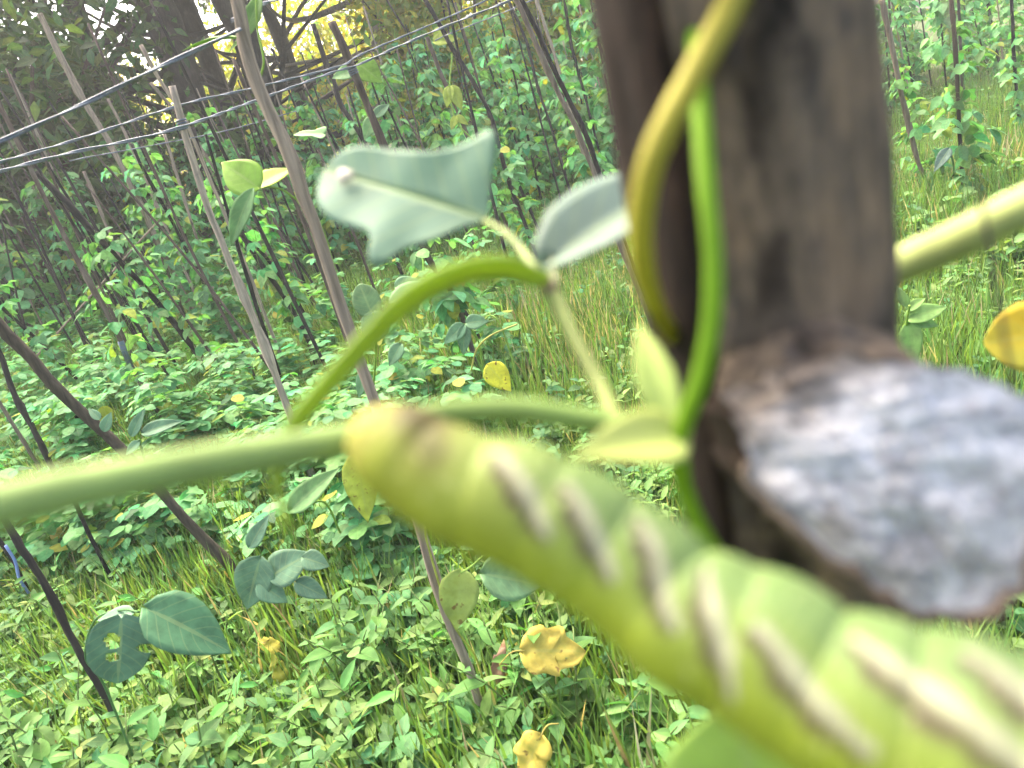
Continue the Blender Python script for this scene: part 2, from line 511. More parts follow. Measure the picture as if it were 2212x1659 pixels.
stake('S11', 'thin lichen white stake left of the long pale pole', [(20, 160), (70, 267), (110, 363), (165, 470), (230, 600), (262, 668)], 9, 12, 'pale')
stake('S12', 'long pale weathered pole in front of the dark trees', [(85, 30), (97, 53), (147, 153), (187, 227), (233, 300), (300, 430), (352, 540)], 16, 14, 'tan', Y=5.2)
stake('S13', 'short thin tan stake right of the long pale pole', [(233, 213), (277, 300), (320, 395), (350, 470)], 8, 7, 'tan', Y=5.6)
stake('S14', 'thin tan stick leaning into the knot on the blunt pale stake', [(305, 97), (343, 167), (397, 253), (460, 400), (525, 560), (590, 726), (640, 850)], 11, 9, 'tan')
stake('S14b', 'thin grey stick crossing behind the knot on the blunt pale stake', [(325, 178), (403, 273), (470, 380), (560, 530)], 8, 7, 'grey', Y=4.1)
stake('S15', 'charcoal stake directly right of the blunt pale stake', [(415, 275), (437, 350), (487, 450), (550, 550), (627, 663), (665, 735), (690, 808)], 13, 12, 'dark')
stake('S16', 'straight black stake between the charcoal stake and the tall grey brown one', [(470, 420), (497, 470), (573, 553), (633, 636), (673, 706), (720, 782)], 9, 10, 'black')
stake('S18', 'black stake in the leaves left of the blunt pale stake', [(285, 310), (310, 367), (367, 467), (410, 553), (463, 643), (490, 700), (522, 757)], 9, 8, 'black')
stake('S19', 'slender tan stake among the leaves left of the blunt pale stake', [(355, 290), (387, 400), (407, 467), (430, 540), (449, 600)], 8, 7, 'tan', Y=5.0)
stake('S20', 'short black stake tip in the leaves right of the leaning black stake', [(350, 605), (360, 623), (407, 690), (440, 745)], 7, 7, 'black')
stake('S21', 'black stake in the leaves left of the leaning thick black stake', [(190, 560), (220, 610), (260, 670), (300, 736), (336, 790)], 8, 8, 'black')
stake('S22', 'black stake slanting behind the thick olive brown one', [(-15, 640), (20, 676), (110, 763), (173, 826), (222, 885)], 8, 9, 'black')
stake('S22b', 'short black stake under the middle of the thick olive brown one', [(150, 870), (187, 936), (230, 1012)], 9, 9, 'black')
stake('S23', 'thin black stake half hidden by leaves near the left edge', [(95, 590), (120, 646), (157, 730)], 7, 7, 'black')
stake('S24', 'tan stake in the leafy shade behind the leaning black stake', [(180, 370), (203, 423), (227, 483), (258, 560)], 8, 7, 'tan', Y=4.8)
stake('S25', 'brown stake in the leafy shade right of the leaning black stake', [(285, 390), (297, 423), (327, 500), (352, 560)], 8, 7, 'brown', Y=5.2)
stake('S26', 'broken tan twig leaning the opposite way from the stakes', [(345, 474), (315, 508), (281, 545)], 6, 5, 'tan', Y=4.6)
stake('S28', 'thin brown stake close behind the tall grey brown stake', [(590, 470), (623, 553), (653, 613), (690, 672)], 7, 7, 'brown')
stake('S29', 'thin black stake left of the tall grey brown stake at mid height', [(605, 490), (640, 553), (667, 593), (710, 660)], 7, 7, 'black')
stake('S31', 'thick dark brown stake with a cut top tied by twine, left of the lobed leaf', [(716, 48), (738, 90), (760, 145), (788, 213), (808, 258), (868, 405), (925, 553), (968, 610), (1005, 700), (1048, 838)], 23, 14, 'brown')
stake('S32', 'dark stake just left of the thick stake with the cut top', [(675, 52), (707, 147), (720, 173), (737, 227), (778, 290), (850, 430), (905, 560)], 14, 11, 'dark')
stake('S33', 'thin dark stake that runs down past the right tip of the lobed leaf', [(916, -4), (951, 57), (978, 110), (1018, 173), (1058, 253), (1078, 330), (1095, 390), (1125, 467), (1166, 575)], 13, 9, 'dark')
stake('S34', 'straight brown stake in the middle, pale side of a close pair', [(1108, -14), (1145, 67), (1200, 187), (1254, 293), (1286, 380), (1352, 560), (1440, 790)], 14, 13, 'grey')
stake('S34b', 'dark stake pressed against the right side of the straight brown one', [(1122, -16), (1163, 67), (1218, 187), (1268, 293), (1300, 385), (1362, 550), (1452, 788)], 14, 12, 'dark', Y=2.78)
stake('S35', 'slim tan stake right of the close pair of stakes', [(1155, -10), (1182, 73), (1215, 177), (1250, 300), (1275, 390)], 9, 8, 'tan', Y=5.6)
stake('S36', 'thin dark stake in the leaves left of the close pair of stakes', [(1100, 5), (1138, 93), (1162, 187), (1190, 270)], 8, 7, 'dark', Y=6.0)
stake('S37', 'thin black stake in the leaves between the close pair and the thick post', [(1216, -10), (1238, 117), (1262, 207), (1282, 285)], 7, 7, 'black', Y=6.4)
stake('S38', 'brown stake in the leaves above the lobed leaf', [(922, 80), (955, 167), (991, 247), (1020, 315)], 12, 10, 'brown', Y=5.2)
stake('S39', 'short thin black stake above the lobed leaf', [(825, 205), (838, 233), (880, 322)], 6, 6, 'black', Y=5.6)
stake('S40', 'dark stake standing in the grass right of the lobed leaf', [(1105, 350), (1125, 410), (1150, 465), (1172, 520)], 8, 8, 'dark')
stake('S42', 'short charcoal stake wrapped in black plastic, above the caterpillar', [(992, 650), (1001, 670), (1030, 728), (1064, 800)], 14, 11, 'dark')
stake('S44', 'grey brown stake leaning beside the right side of the thick post', [(1905, 0), (1922, 83), (1952, 233), (1976, 333), (2008, 425)], 15, 10, 'grey')
stake('S45', 'upright black stake in the grass right of the thick post', [(2055, -10), (2060, 60), (2067, 167), (2072, 267), (2079, 383), (2086, 460)], 12, 9, 'black')
stake('S46', 'thin dark stake close behind the upright black stake', [(2070, -10), (2074, 80), (2078, 165), (2082, 240)], 8, 7, 'dark')
stake('S47', 'dark stake ending in pale grass near the right edge', [(2132, -10), (2142, 60), (2165, 155)], 9, 8, 'dark')
stake('S48', 'black stake nearest the right edge', [(2184, -10), (2192, 133), (2203, 272)], 9, 8, 'black')
stake('S49', 'short black stake left of the upright black stake', [(2038, -10), (2039, 60), (2040, 110)], 6, 6, 'black')
stake('S50', 'very thin tan stake right of the upright black stake', [(2094, 10), (2099, 50), (2113, 145)], 6, 5, 'tan')
stake('S51', 'thin short dark stake close to the grey brown leaning one', [(1948, 150), (1956, 200), (1970, 265)], 6, 6, 'dark')
for key, ks in (('S10', [(0.66, .16)]),):
    o, S, r = STK[key]
    for f, l in ks:
        i = int(f * 33); mb = MB()
        tube(mb, S[i:i + 3] , r[i:i + 3] * 1.25, 8, (.10, .13, .17), 0, .15)
        rag = mb.build('blue_rag', M_plast, None, S[i]); tag(rag, 'blue rag tied around the long brown stake', 'rag')
# blue strip by S8
mb = MB()
Pb = np.array([plane_y(x, y, ground(76, 1312)[1] - .02) for x, y in ((12, 1178), (33, 1212), (42, 1250), (62, 1280), (74, 1303))])
tube(mb, spline(Pb, 14), .0045, 5, (.18, .25, .5))
tag(mb.build('plastic_strip', M_plast, None, Pb[-1]), 'blue plastic strip hanging beside the thin stake at the left edge', 'strip')
mb = MB()
o, S, r = STK['S42']
tube(mb, S[1:9], r[1:9] * 1.25, 8, (.02, .02, .025), 0, .12)
tag(mb.build('plastic_wrap', M_plast, None, S[2]), 'black plastic wrapped round the short charcoal stake', 'wrap')

# ------------------------------------------------------------------ twines
def twine(label, pts, rad, sag=0):
    P = np.array([plane_y(x, y, Y) for x, y, Y in pts])
    S = spline(P, 40 * (len(P) - 1))
    r = thing('twine', S[len(S) // 2], label, 'twine', 'twines strung between the stakes')
    T, N, B = frames(S)
    ph = np.cumsum(np.r_[0, np.linalg.norm(np.diff(S, axis=0), axis=1)]) * 30
    for s in (0, np.pi):
        Q = S + (N * np.cos(ph + s)[:, None] + B * np.sin(ph + s)[:, None]) * rad * .62
        mb = MB(); tube(mb, Q, rad * .62, 6, (.12, .138, .165))
        mb.build('strand', M_twine, r, S[len(S) // 2])
twine('thick grey twine tied to the tall grey brown stake and running down left', [(-180, 378, .92), (0, 305, .95), (183, 223, .98), (333, 150, 1.0), (467, 88, 1.02), (521, 62, 1.03)], .0022)
twine('grey twine rising right from the top of the tall grey brown stake', [(500, 45, 1.05), (553, 14, 1.2), (640, -14, 1.5), (780, -60, 2.0)], .0021)
twine('upper of the two thin grey twines crossing the blunt pale stake', [(-120, 384, 1.75), (0, 350, 1.85), (180, 297, 2.05), (393, 226, 2.3), (547, 190, 2.5), (733, 143, 2.8), (781, 117, 2.95), (938, 50, 3.2), (1080, -12, 3.4)], .0029)
twine('lower thin grey twine knotted on the blunt pale stake', [(-120, 398, 1.6), (0, 370, 1.7), (63, 353, 1.78), (167, 327, 1.85), (283, 303, 1.93), (402, 271, 2.0), (553, 217, 2.4), (717, 157, 2.75), (771, 141, 2.88), (855, 103, 2.8), (955, 60, 2.75), (1110, -2, 2.66)], .0032)
twine('faint thin twine behind the leaves below the knotted one', [(150, 348, 2.9), (187, 340, 3.0), (340, 312, 3.2), (493, 281, 3.5), (640, 240, 3.8)], .002)
twine('thin twine just below the knotted twine near the close pair of stakes', [(940, 88, 4.2), (971, 73, 4.2), (1088, 27, 4.2), (1150, 0, 4.2), (1230, -30, 4.2)], .0026)
# the knots round the blunt stake and the cut top
for key, px, lab in (('S1', (403, 270), 'grey twine knot wound round the blunt pale stake'), ('S31', (766, 142), 'grey twine knot wound round the thick stake with the cut top')):
    o, S, r = STK[key]
    q = proj(S); i = int(np.argmin(np.hypot(q[:, 0] - px[0], q[:, 1] - px[1])))
    c = S[i]; T = nrm(S[i + 1] - S[i - 1]); a = nrm(np.cross(T, (0, 1, .1))); b = np.cross(T, a)
    th = np.linspace(0, 2 * np.pi * 3.5, 70)[:, None]
    Q = c + (a * np.cos(th) + b * np.sin(th)) * (r[i] + .002) + T * np.linspace(-.012, .012, 70)[:, None]
    mb = MB(); tube(mb, Q, .0026, 6, (.1, .11, .135))
    tag(mb.build('twine_knot', M_twine, None, c), lab, 'knot')

# ------------------------------------------------------------------ bean vines
LT = {'ovate': leaf_t('ovate', 7, 5, .68, .18, .2), 'hastate': leaf_t('hastate', 9, 5, .95, .12, .2),
      'round': leaf_t('round', 7, 5, .8, .12, .12), 'lance': leaf_t('lance', 7, 5, .34, .3, .25)}
def bean_proto(v):
    """a climbing bean: twining stem and drooping three-part leaves"""
    r = thing('bean_vine', (0, 0, 0), 'bean vine', 'bean vine')
    h = [1.35, 1.6, 1.2, 1.75, 1.45, 1.0, 1.5, 1.3][v]
    z = np.linspace(-.03, h, 40)
    rr = .025 + .02 * rng.random()
    P = np.stack([rr * np.cos(z * 12 + v), rr * np.sin(z * 12 + v), z], -1)
    st, lf = MB(), MB()
    tube(st, P, np.linspace(.0035, .0018, 40), 5, (.13, .19, .05))
    n = int(38 * h)
    pos, dr, no, sz, tn = [], [], [], [], []
    for q in range(n):
        t = rng.uniform(.08, 1.0) ** .9
        p = P[int(t * 39)]
        az = rng.uniform(0, 6.283); pl = rng.uniform(.05, .17)
        e = p + np.array((math.cos(az) * pl, math.sin(az) * pl, rng.uniform(-.02, .07)))
        tube(st, spline([p, (p + e) / 2 + (0, 0, .02), e], 5), .0012, 4, (.14, .2, .05))
        size = rng.uniform(.07, .125) * (1.1 - .3 * t)
        for k in (-1, 0, 1):
            a = az + k * 1.25 + rng.normal(0, .2)
            pos.append(e + (np.array((math.cos(a), math.sin(a), 0)) * (.02 if k == 0 else .006)))
            dr.append((math.cos(a), math.sin(a), -rng.uniform(.1, 1.1)))
            no.append((math.cos(az) * .5 + rng.normal(0, .3), math.sin(az) * .5 + rng.normal(0, .3), 1))
            sz.append(size * rng.uniform(.85, 1.15))
    pos, dr, no, sz = map(np.array, (pos, dr, no, sz))
    tn = tints(len(pos), (.13, .32, .12), .25, .12)
    y = rng.random(len(pos)) < .05; tn[y] = tints(int(y.sum()), (.26, .32, .05), .15, .1)
    m = rng.random(len(pos))
    for lo, hi, sh in ((0, .62, 'ovate'), (.62, .85, 'hastate'), (.85, 1.01, 'round')):
        k = (m >= lo) & (m < hi)
        stamp(lf, LT[sh], pos[k], dr[k], no[k], sz[k], tn[k])
    st.build('stem', M_stem, r); lf.build('foliage', M_bean, r)
    return r

def make_rows():
    protos = [bean_proto(v) for v in range(8)]
    used = [False] * 8
    sp = None
    A, B, Cc = np.array(LA), np.array(LB), np.array(LC)
    path = np.array([A + (A - B) * .45, A, B, Cc, Cc + (Cc - B) * .5])
    seg = np.r_[0, np.cumsum(np.linalg.norm(np.diff(path, axis=0), axis=1))]
    names = ('front leafy row', 'second leafy row', 'third leafy row', 'fourth leafy row', 'last leafy row')
    cnt = 0
    for row in range(5):
        s = .1
        while s < seg[-1]:
            x = np.interp(s, seg, path[:, 0]); y = np.interp(s, seg, path[:, 1])
            e = .02; x2 = np.interp(s + e, seg, path[:, 0]); y2 = np.interp(s + e, seg, path[:, 1])
            d = nrm((x2 - x + 1e-9, y2 - y)); nn = np.array((-d[1], d[0]))
            off = row * .85 + .15 + rng.normal(0, .12)
            x, y = np.array((x, y)) + nn * off
            s += rng.uniform(.26, .42) + .03 * row
            if not (-.85 * y - .5 < x < 1.05 * y + .4) or y < 2.5: continue
            q = proj(np.array((x, y, .7)))
            where = ('left of the blunt pale stake' if q[0] < 400 else 'behind the tall grey brown stake' if q[0] < 760
                     else 'above the lobed leaf' if q[0] < 1080 else 'left of the thick post' if q[0] < 1600 else 'right of the thick post')
            lab = f'climbing bean vine in the {names[row]} {where}'
            v = int(rng.integers(0, 8)); loc = (x, y, gz(x, y) - .01); rz = rng.uniform(0, 6.28)
            hs = np.interp(q[0], [0, 500, 900, 1300, 1900, 2212], [.78, .85, 1.0, 1.12, .95, .9])
            sc_ = hs * rng.uniform(.85, 1.12)
            if not used[v]:
                used[v] = True; o = protos[v]; o.location = loc; o.rotation_euler = (0, 0, rz); o.scale = (sc_,) * 3
                o['label'] = lab; o['group'] = 'bean vines in the leafy rows'
            else:
                dup(protos[v], loc, rz, sc_, lab, 'bean vines in the leafy rows', (rng.normal(0, .06), rng.normal(0, .06)))
            for q_ in range(2):                           # the sticks it climbs
                if row > 3 or rng.random() > (.75, .4)[q_]: continue
                k = ['dark', 'black', 'black', 'brown', 'tan'][int(rng.integers(0, 5))]
                hh = rng.uniform(1.3, 2.1); mb = MB()
                top = np.array((rng.normal(-.12, .1), rng.normal(0, .05), hh))
                S = spline([(0, 0, -.05), top * .5 + rng.normal(0, .012, 3), top], 12)
                tube(mb, S, np.linspace(.0095, .006, 12) * rng.uniform(.8, 1.2), 7, COL[k], 0, .06, True, 2)
                o = mb.build('stake', M_dark if k in ('dark', 'black') else M_stick, None)
                o.location = (x + q_ * .16, y - q_ * .1, gz(x, y))
                tag(o, f'{k} stick half hidden in the {names[row]} {where}', 'stake', 'sticks inside the leafy rows')
            cnt += 1
    # more thin dark sticks standing about in the open part
    for q in range(60):
        px, py = rng.uniform(-60, 1120), rng.uniform(560, 880)
        if px > 800 and py > 700: continue
        g = ground(px, py); hh = rng.uniform(1.0, 1.8); mb = MB()
        top = np.array((rng.normal(-.14, .14), rng.normal(0, .08), hh))
        tube(mb, spline([(0, 0, -.05), top * .5 + rng.normal(0, .015, 3), top], 14), np.linspace(.0095, .006, 14) * rng.uniform(.7, 1.1), 7, COL[['black', 'dark', 'brown'][q % 3]], 0, .07, True, 3)
        o = mb.build('stake', M_dark, None); o.location = (g[0], g[1], gz(g[0], g[1]))
        side = 'left of the blunt pale stake' if px < 380 else 'near the blunt pale stake' if px < 720 else 'below the lobed leaf'
        tag(o, 'thin dark stick standing in the grass ' + side, 'stake', 'thin dark sticks in the grass')
    # loose climbing beans on the stakes of the open part
    for key, f, s in (('S3', .3, .75), ('S10', .35, .7), ('S18', .3, .8), ('S15', .25, .8), ('S31', .3, .75), ('S32', .3, .8), ('S33', .2, .85), ('S21', .3, .7),
                      ('S22', .3, .65), ('S12', .3, .8), ('S16', .3, .7), ('S35', .3, .95), ('S38', .3, .9), ('S44', .15, .8), ('S45', .1, .85), ('S47', .1, .85), ('S48', .1, .8)):
        o, S, r_ = STK[key]
        base = S[-1]; a = nrm(S[0] - S[-1])
        v = int(rng.integers(0, 8))
        lb = o['label']
        n_ = dup(protos[v], (base[0], base[1], gz(base[0], base[1])), rng.uniform(0, 6.28), s * .85, ' '.join(('bean vine climbing the ' + lb.split(',')[0]).split()[:16]), 'bean vines on single stakes')
        qv = Vector((0, 0, 1)).rotation_difference(Vector(a))
        n_.rotation_euler = qv.to_euler()
    # young low beans in the open grass between the stakes
    n = 0
    while n < 95:
        px, py = rng.uniform(-80, 1350), rng.uniform(640, 1250)
        g = ground(px, py)
        if beyond_wall(g[0], g[1]) > .2 or rng.random() < max(0, (px - 700) / 450): continue
        side = 'left of the blunt pale stake' if px < 330 else 'near the foot of the blunt pale stake' if px < 760 else 'in the alley above the caterpillar'
        dup(protos[int(rng.integers(0, 8))], (g[0], g[1], gz(g[0], g[1]) - .02), rng.uniform(0, 6.28), (.6, .6, rng.uniform(.16, .3) + max(0, 800 - py) / 900),
            'low young bean plant with broad leaves ' + side, 'low young bean plants in the grass', (rng.normal(0, .1), rng.normal(0, .1)))
        n += 1
    print('bean vines', cnt)
rng = np.random.default_rng(3)
make_rows()

# ------------------------------------------------------------------ single leaves traced one by one
HI = {s: leaf_t(s, 18, 9, w, f, d) for s, w, f, d in (('ovate', .68, .2, .14), ('hastate', 1.0, .14, .12), ('round', .82, .1, .08), ('lance', .34, .35, .2))}
def leaf_obj(parent, base, tip, shape='ovate', wr=1.0, face=.7, tint=(.06, .13, .055), m=None, name='leaf', roll=0.0, droop=None, label=None, hint=None):
    """a leaf from base to tip (world points); face 0..1 turns its upper side from the sky to the viewer"""
    base, tip = np.asarray(base), np.asarray(tip)
    d = tip - base; L = np.linalg.norm(d); d = d / L
    toc = nrm(CAM - (base + tip) / 2)
    n = nrm(toc * face + np.array((0, 0, 1.)) * (1 - face)) if hint is None else np.asarray(hint, float)
    n = nrm(n - d * (n @ d)); x = np.cross(d, n)
    n = n * math.cos(roll) + x * math.sin(roll)
    V, F, lc = HI[shape]
    V = V.copy(); V[:, 0] *= wr
    if droop is not None:
        V[:, 2] -= droop * lc[:, 1] ** 2
    mb = MB()
    stamp(mb, (V, F, lc), base, d, n, L, tint)
    # a real blade has two skins
    o = mb.build(name, m or M_near, parent, base)
    s = o.modifiers.new('thickness', 'SOLIDIFY'); s.thickness = .0004; s.offset = 0
    if label: o['label'] = label
    return o
def pl(parent, b, t, d, d2=None, **kw):                   # leaf by pixel of its base, pixel of its tip and distance(s)
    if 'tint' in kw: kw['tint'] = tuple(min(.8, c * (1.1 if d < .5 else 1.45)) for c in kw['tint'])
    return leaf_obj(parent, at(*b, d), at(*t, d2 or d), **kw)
def stem_obj(parent, pts, wpx, tint, name='stem', k=10, n=40, rough=0.02, mat_=None, knots=0):
    P = np.array([at(x, y, d) for x, y, d in pts])
    w = np.broadcast_to(np.asarray(wpx, float), (len(P),)) * np.array([p[2] for p in pts]) / FPX / 2
    S = spline(np.concatenate([P, w[:, None]], 1), n)
    mb = MB()
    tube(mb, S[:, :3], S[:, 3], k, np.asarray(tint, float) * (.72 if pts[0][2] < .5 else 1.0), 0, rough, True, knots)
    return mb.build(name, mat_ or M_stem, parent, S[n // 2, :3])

BLUE = (.10, .19, .095); GRN = (.07, .16, .05); LIME = (.17, .28, .045); YEL = (.55, .45, .085); PALE = (.14, .25, .10)
# vine with the folded light green leaf on the tall grey brown stake
t = thing('bean_vine', STK['S2'][1][12], 'bean vine with a folded light green leaf on the tall grey brown stake', 'bean vine')
stem_obj(t, [(553, -30, 1.0), (556, 60, 1.0), (570, 130, 1.0), (564, 175, 1.01), (590, 230, 1.03), (620, 300, 1.06), (655, 390, 1.09), (640, 430, 1.1), (690, 480, 1.12), (725, 590, 1.16), (745, 680, 1.2)], 5, LIME)
stem_obj(t, [(640, 430, 1.1), (605, 408, 1.08), (560, 403, 1.07)], 4.5, LIME, 'petiole')
pl(t, (556, 404), (474, 345), 1.06, tint=LIME, face=.8, wr=1.25)
pl(t, (556, 404), (630, 352), 1.07, 1.1, tint=(.2, .28, .02), face=.35, wr=1.0)
pl(t, (548, 406), (486, 525), 1.05, shape='lance', tint=(.1, .19, .07), face=.5, wr=1.1)
pl(t, (528, 84), (562, -25), 1.0, shape='lance', tint=(.14, .24, .07), face=.7)
pl(t, (528, 84), (388, 80), .99, shape='lance', tint=(.13, .23, .06), face=.15, wr=.5)
pl(t, (528, 84), (490, 106), .99, shape='lance', tint=(.13, .23, .06), face=.4)
pl(t, (700, 290), (632, 285), 1.3, shape='hastate', tint=PALE, face=.4, wr=.7)
# leaf on the stake with the cut top
t = thing('bean_vine', STK['S31'][1][6], 'bean vine with pale leaves near the twine on the stake with the cut top', 'bean vine')
stem_obj(t, [(760, 130, 2.85), (775, 200, 2.87), (800, 260, 2.9), (838, 330, 2.9), (890, 430, 2.95)], 4, LIME)
pl(t, (775, 138), (825, 175), 2.8, tint=LIME, face=.7, wr=1.3)
pl(t, (770, 150), (715, 165), 2.8, tint=PALE, face=.6)
pl(t, (808, 255), (785, 300), 2.8, tint=PALE, face=.6)
pl(t, (812, 250), (840, 222), 2.8, tint=BLUE, face=.6)
# hanging yellow-green leaves on the thin dark stake
t = thing('bean_vine', STK['S33'][1][8], 'bean vine with drooping yellow green leaves above the right tip of the lobed leaf', 'bean vine')
stem_obj(t, [(978, 110, 4.6), (972, 190, 4.6), (985, 260, 4.6), (1030, 310, 4.6)], 3.5, LIME)
for b, tp in (((972, 188), (964, 232)), ((975, 188), (998, 236)), ((985, 252), (974, 280)), ((985, 252), (1012, 268)), ((938, 90), (990, 78)), ((950, 60), (940, 95))):
    pl(t, b, tp, 4.5, tint=(.24, .29, .045), face=.6, wr=.85)
# round pale pair and the long pale leaf above the edge-on leaflet
t = thing('bean_vine', ground(800, 900), 'bean vine with two round pale leaves left of the edge on leaflet', 'bean vine')
stem_obj(t, [(800, 900, 1.5), (812, 760, 1.35), (806, 676, 1.3)], 5, LIME)
pl(t, (803, 678), (776, 612), 1.3, shape='round', tint=(.13, .22, .09), face=.8, wr=1.05)
pl(t, (806, 676), (818, 737), 1.3, shape='round', tint=(.12, .21, .1), face=.7, wr=1.2)
pl(t, (840, 655), (968, 588), 1.3, 1.4, shape='lance', tint=(.11, .2, .1), face=.45, wr=.9)
pl(t, (855, 620), (905, 600), 1.5, tint=BLUE, face=.6)
pl(t, (866, 745), (838, 790), 1.5, tint=BLUE, face=.6)
pl(t, (790, 800), (772, 860), 1.5, tint=BLUE, face=.6, wr=.7)
# three-part bluish leaf in the grass, with long arching stalks beside it
t = thing('bean_vine', ground(1020, 840), 'bean vine with a bluish three part leaf in front of the alley grass', 'bean vine')
stem_obj(t, [(1048, 836, 2.7), (1034, 740, 2.6), (1010, 705, 2.5), (1002, 700, 2.45)], 4, LIME)
pl(t, (1002, 703), (958, 742), 2.45, tint=BLUE, face=.8, wr=.9)
pl(t, (1004, 705), (1000, 768), 2.45, tint=BLUE, face=.8, wr=.75)
pl(t, (1008, 698), (1056, 690), 2.45, tint=BLUE, face=.7, wr=1.1)
pl(t, (1055, 790), (1105, 845), 2.2, tint=(.42, .42, .04), face=.8, wr=1.1, m=M_yel, label='yellow spotted leaf')
stem_obj(t, [(1122, 838, 2.5), (1105, 770, 2.45), (1080, 700, 2.4), (1060, 682, 2.4), (1048, 690, 2.4)], 4, LIME, 'petiole')
stem_obj(t, [(1018, 800, 2.5), (1030, 755, 2.45), (1060, 725, 2.4), (1118, 700, 2.4)], 4, (.3, .3, .07), 'petiole')
# the pale hanging leaf and its vine on the lowest stretch of the tall stake
t = thing('bean_vine', ground(1060, 1640), 'bean vine with one large hanging pale green leaf on the lowest thin stake', 'bean vine')
stem_obj(t, [(1075, 1620, 1.42), (1050, 1500, 1.36), (1028, 1420, 1.32), (975, 1340, 1.24), (925, 1180, 1.18), (918, 1140, 1.16)], 4.5, (.3, .33, .06))
pl(t, (995, 1236), (985, 1366), 1.16, tint=(.24, .31, .075), face=.9, wr=1.0, m=M_yel, label='large hanging pale green leaf')
stem_obj(t, [(1045, 1200, 1.17), (1020, 1222, 1.16), (995, 1238, 1.16)], 4.5, LIME, 'petiole')
pl(t, (1045, 1240), (1180, 1262), 1.2, 1.25, tint=(.13, .23, .1), face=.7, wr=1.0)
pl(t, (1155, 1500), (1165, 1600), 1.35, shape='lance', tint=(.05, .10, .06), face=.8, wr=1.3)
# holed leaf group on the dark stake lower left
t = thing('bean_vine', ground(300, 1660), 'bean vine with a big holed leaf on the lower left stake', 'bean vine')
stem_obj(t, [(290, 1640, 1.45), (225, 1480, 1.35), (185, 1420, 1.3), (205, 1340, 1.22), (262, 1318, 1.15), (300, 1322, 1.12)], 5, GRN)
o = pl(t, (262, 1336), (254, 1480), 1.08, shape='round', tint=(.095, .185, .11), face=.95, wr=1.1, label='big leaf eaten through by two holes')
pl(t, (320, 1316), (505, 1404), 1.1, 1.12, tint=(.055, .13, .06), face=.55, wr=.95, label='dark pointed leaf')
pl(t, (285, 1325), (205, 1334), 1.15, tint=(.095, .185, .11), face=.3, wr=.8)
# cut the eaten holes by dropping the faces inside two ovals of the blade
import bmesh
bm = bmesh.new(); bm.from_mesh(o.data); bmesh.ops.subdivide_edges(bm, edges=bm.edges[:], cuts=2, use_grid_fill=True)
kill = []
for f in bm.faces:
    q = proj(np.array(o.matrix_world @ f.calc_center_median()) + np.array(o.location if o.parent is None else o.location + o.parent.location) * 1.0)
    if ((q[0] - 243) / 17) ** 2 + ((q[1] - 1385) / 18) ** 2 < 1 or ((q[0] - 242) / 15) ** 2 + ((q[1] - 1419) / 10) ** 2 < 1 or ((q[0] - 318) / 22) ** 2 + ((q[1] - 1400) / 10) ** 2 < 1:
        kill.append(f)
bmesh.ops.delete(bm, geom=kill, context='FACES'); bm.to_mesh(o.data); bm.free()
# dusty bluish leaves at the foot of the olive stake, and further up it
t = thing('bean_vine', ground(575, 1288), 'bean vine with dusty bluish leaves at the foot of the olive brown stake', 'bean vine')
stem_obj(t, [(560, 1290, 1.9), (548, 1235, 1.75), (556, 1225, 1.7)], 5, GRN)
for b, tp, w in (((562, 1208), (528, 1322), 1.1), ((585, 1245), (668, 1192), 1.25), ((540, 1180), (578, 1112), .7), ((640, 1258), (708, 1290), .9), ((560, 1262), (622, 1300), 1.1), ((655, 1205), (712, 1222), 1.2)):
    pl(t, b, tp, 1.65, tint=(.095, .175, .10), face=.7, wr=w)
t = thing('bean_vine', ground(400, 1110), 'bean vine with bluish leaves below the middle of the olive brown stake', 'bean vine')
stem_obj(t, [(330, 1060, 1.9), (310, 985, 1.8), (300, 950, 1.75)], 5, GRN)
for b, tp, w in (((285, 940), (310, 880), .6), ((300, 955), (268, 982), .8), ((310, 935), (390, 905), .6), ((225, 930), (238, 890), .9), ((215, 905), (190, 880), .8)):
    pl(t, b, tp, 1.75, tint=(.09, .175, .095), face=.6, wr=w)
# pale leaves below the long stem
t = thing('bean_vine', ground(700, 1150), 'bean vine with a pale upright leaf and a yellowing one below the long stem', 'bean vine')
stem_obj(t, [(735, 1150, 1.7), (700, 1085, 1.6), (640, 1098, 1.5)], 5, LIME)
pl(t, (630, 1100), (728, 1008), 1.5, tint=(.14, .25, .09), face=.7, wr=.6)
pl(t, (770, 985), (795, 1132), 1.4, tint=(.25, .3, .05), face=.85, wr=.75, m=M_yel, label='yellowing leaf')
# fallen and dying leaves, each lying by itself
def fallen(b, tp, label, tint, z=.1, shape='ovate', wr=1.0, face=.6, m=None, name='fallen_leaf', droop=None):
    B = ground(*b, z); T = at(*tp, float((B - CAM) @ Fw) + .004)
    o = leaf_obj(None, B, T, shape, wr, face, tint, m or M_yel, name, droop=droop)
    if abs(b[0] - tp[0]) + abs(b[1] - tp[1]) > 70:
        q = o.data; co = np.zeros(len(q.vertices) * 3); q.vertices.foreach_get('co', co); co = co.reshape(-1, 3)
        Ls = np.linalg.norm(T - B)
        co += nrm(CAM - B) * (Ls * .022 * (np.sin(co @ np.array((190, 60, 120)) + b[0]) + np.sin(co @ np.array((-90, 170, 80)) * 1.3)))[:, None]
        co *= 1 + .09 * np.sin(np.arctan2(co[:, 2] - (T - B)[2] / 2, co[:, 0] - (T - B)[0] / 2) * 5 + b[1])[:, None]
        q.vertices.foreach_set('co', co.ravel()); q.update()
        dd = nrm(B - T); mb = MB()
        tube(mb, spline([B + dd * -.004, B + dd * .02 + (0, 0, -.004), B + dd * .045 + (0, 0, -.03)], 8), .0011, 6, (.36, .3, .07))
        st = mb.build('stalk', M_stem); st.parent = o; st.location = -o.location
    return tag(o, label, 'leaf')
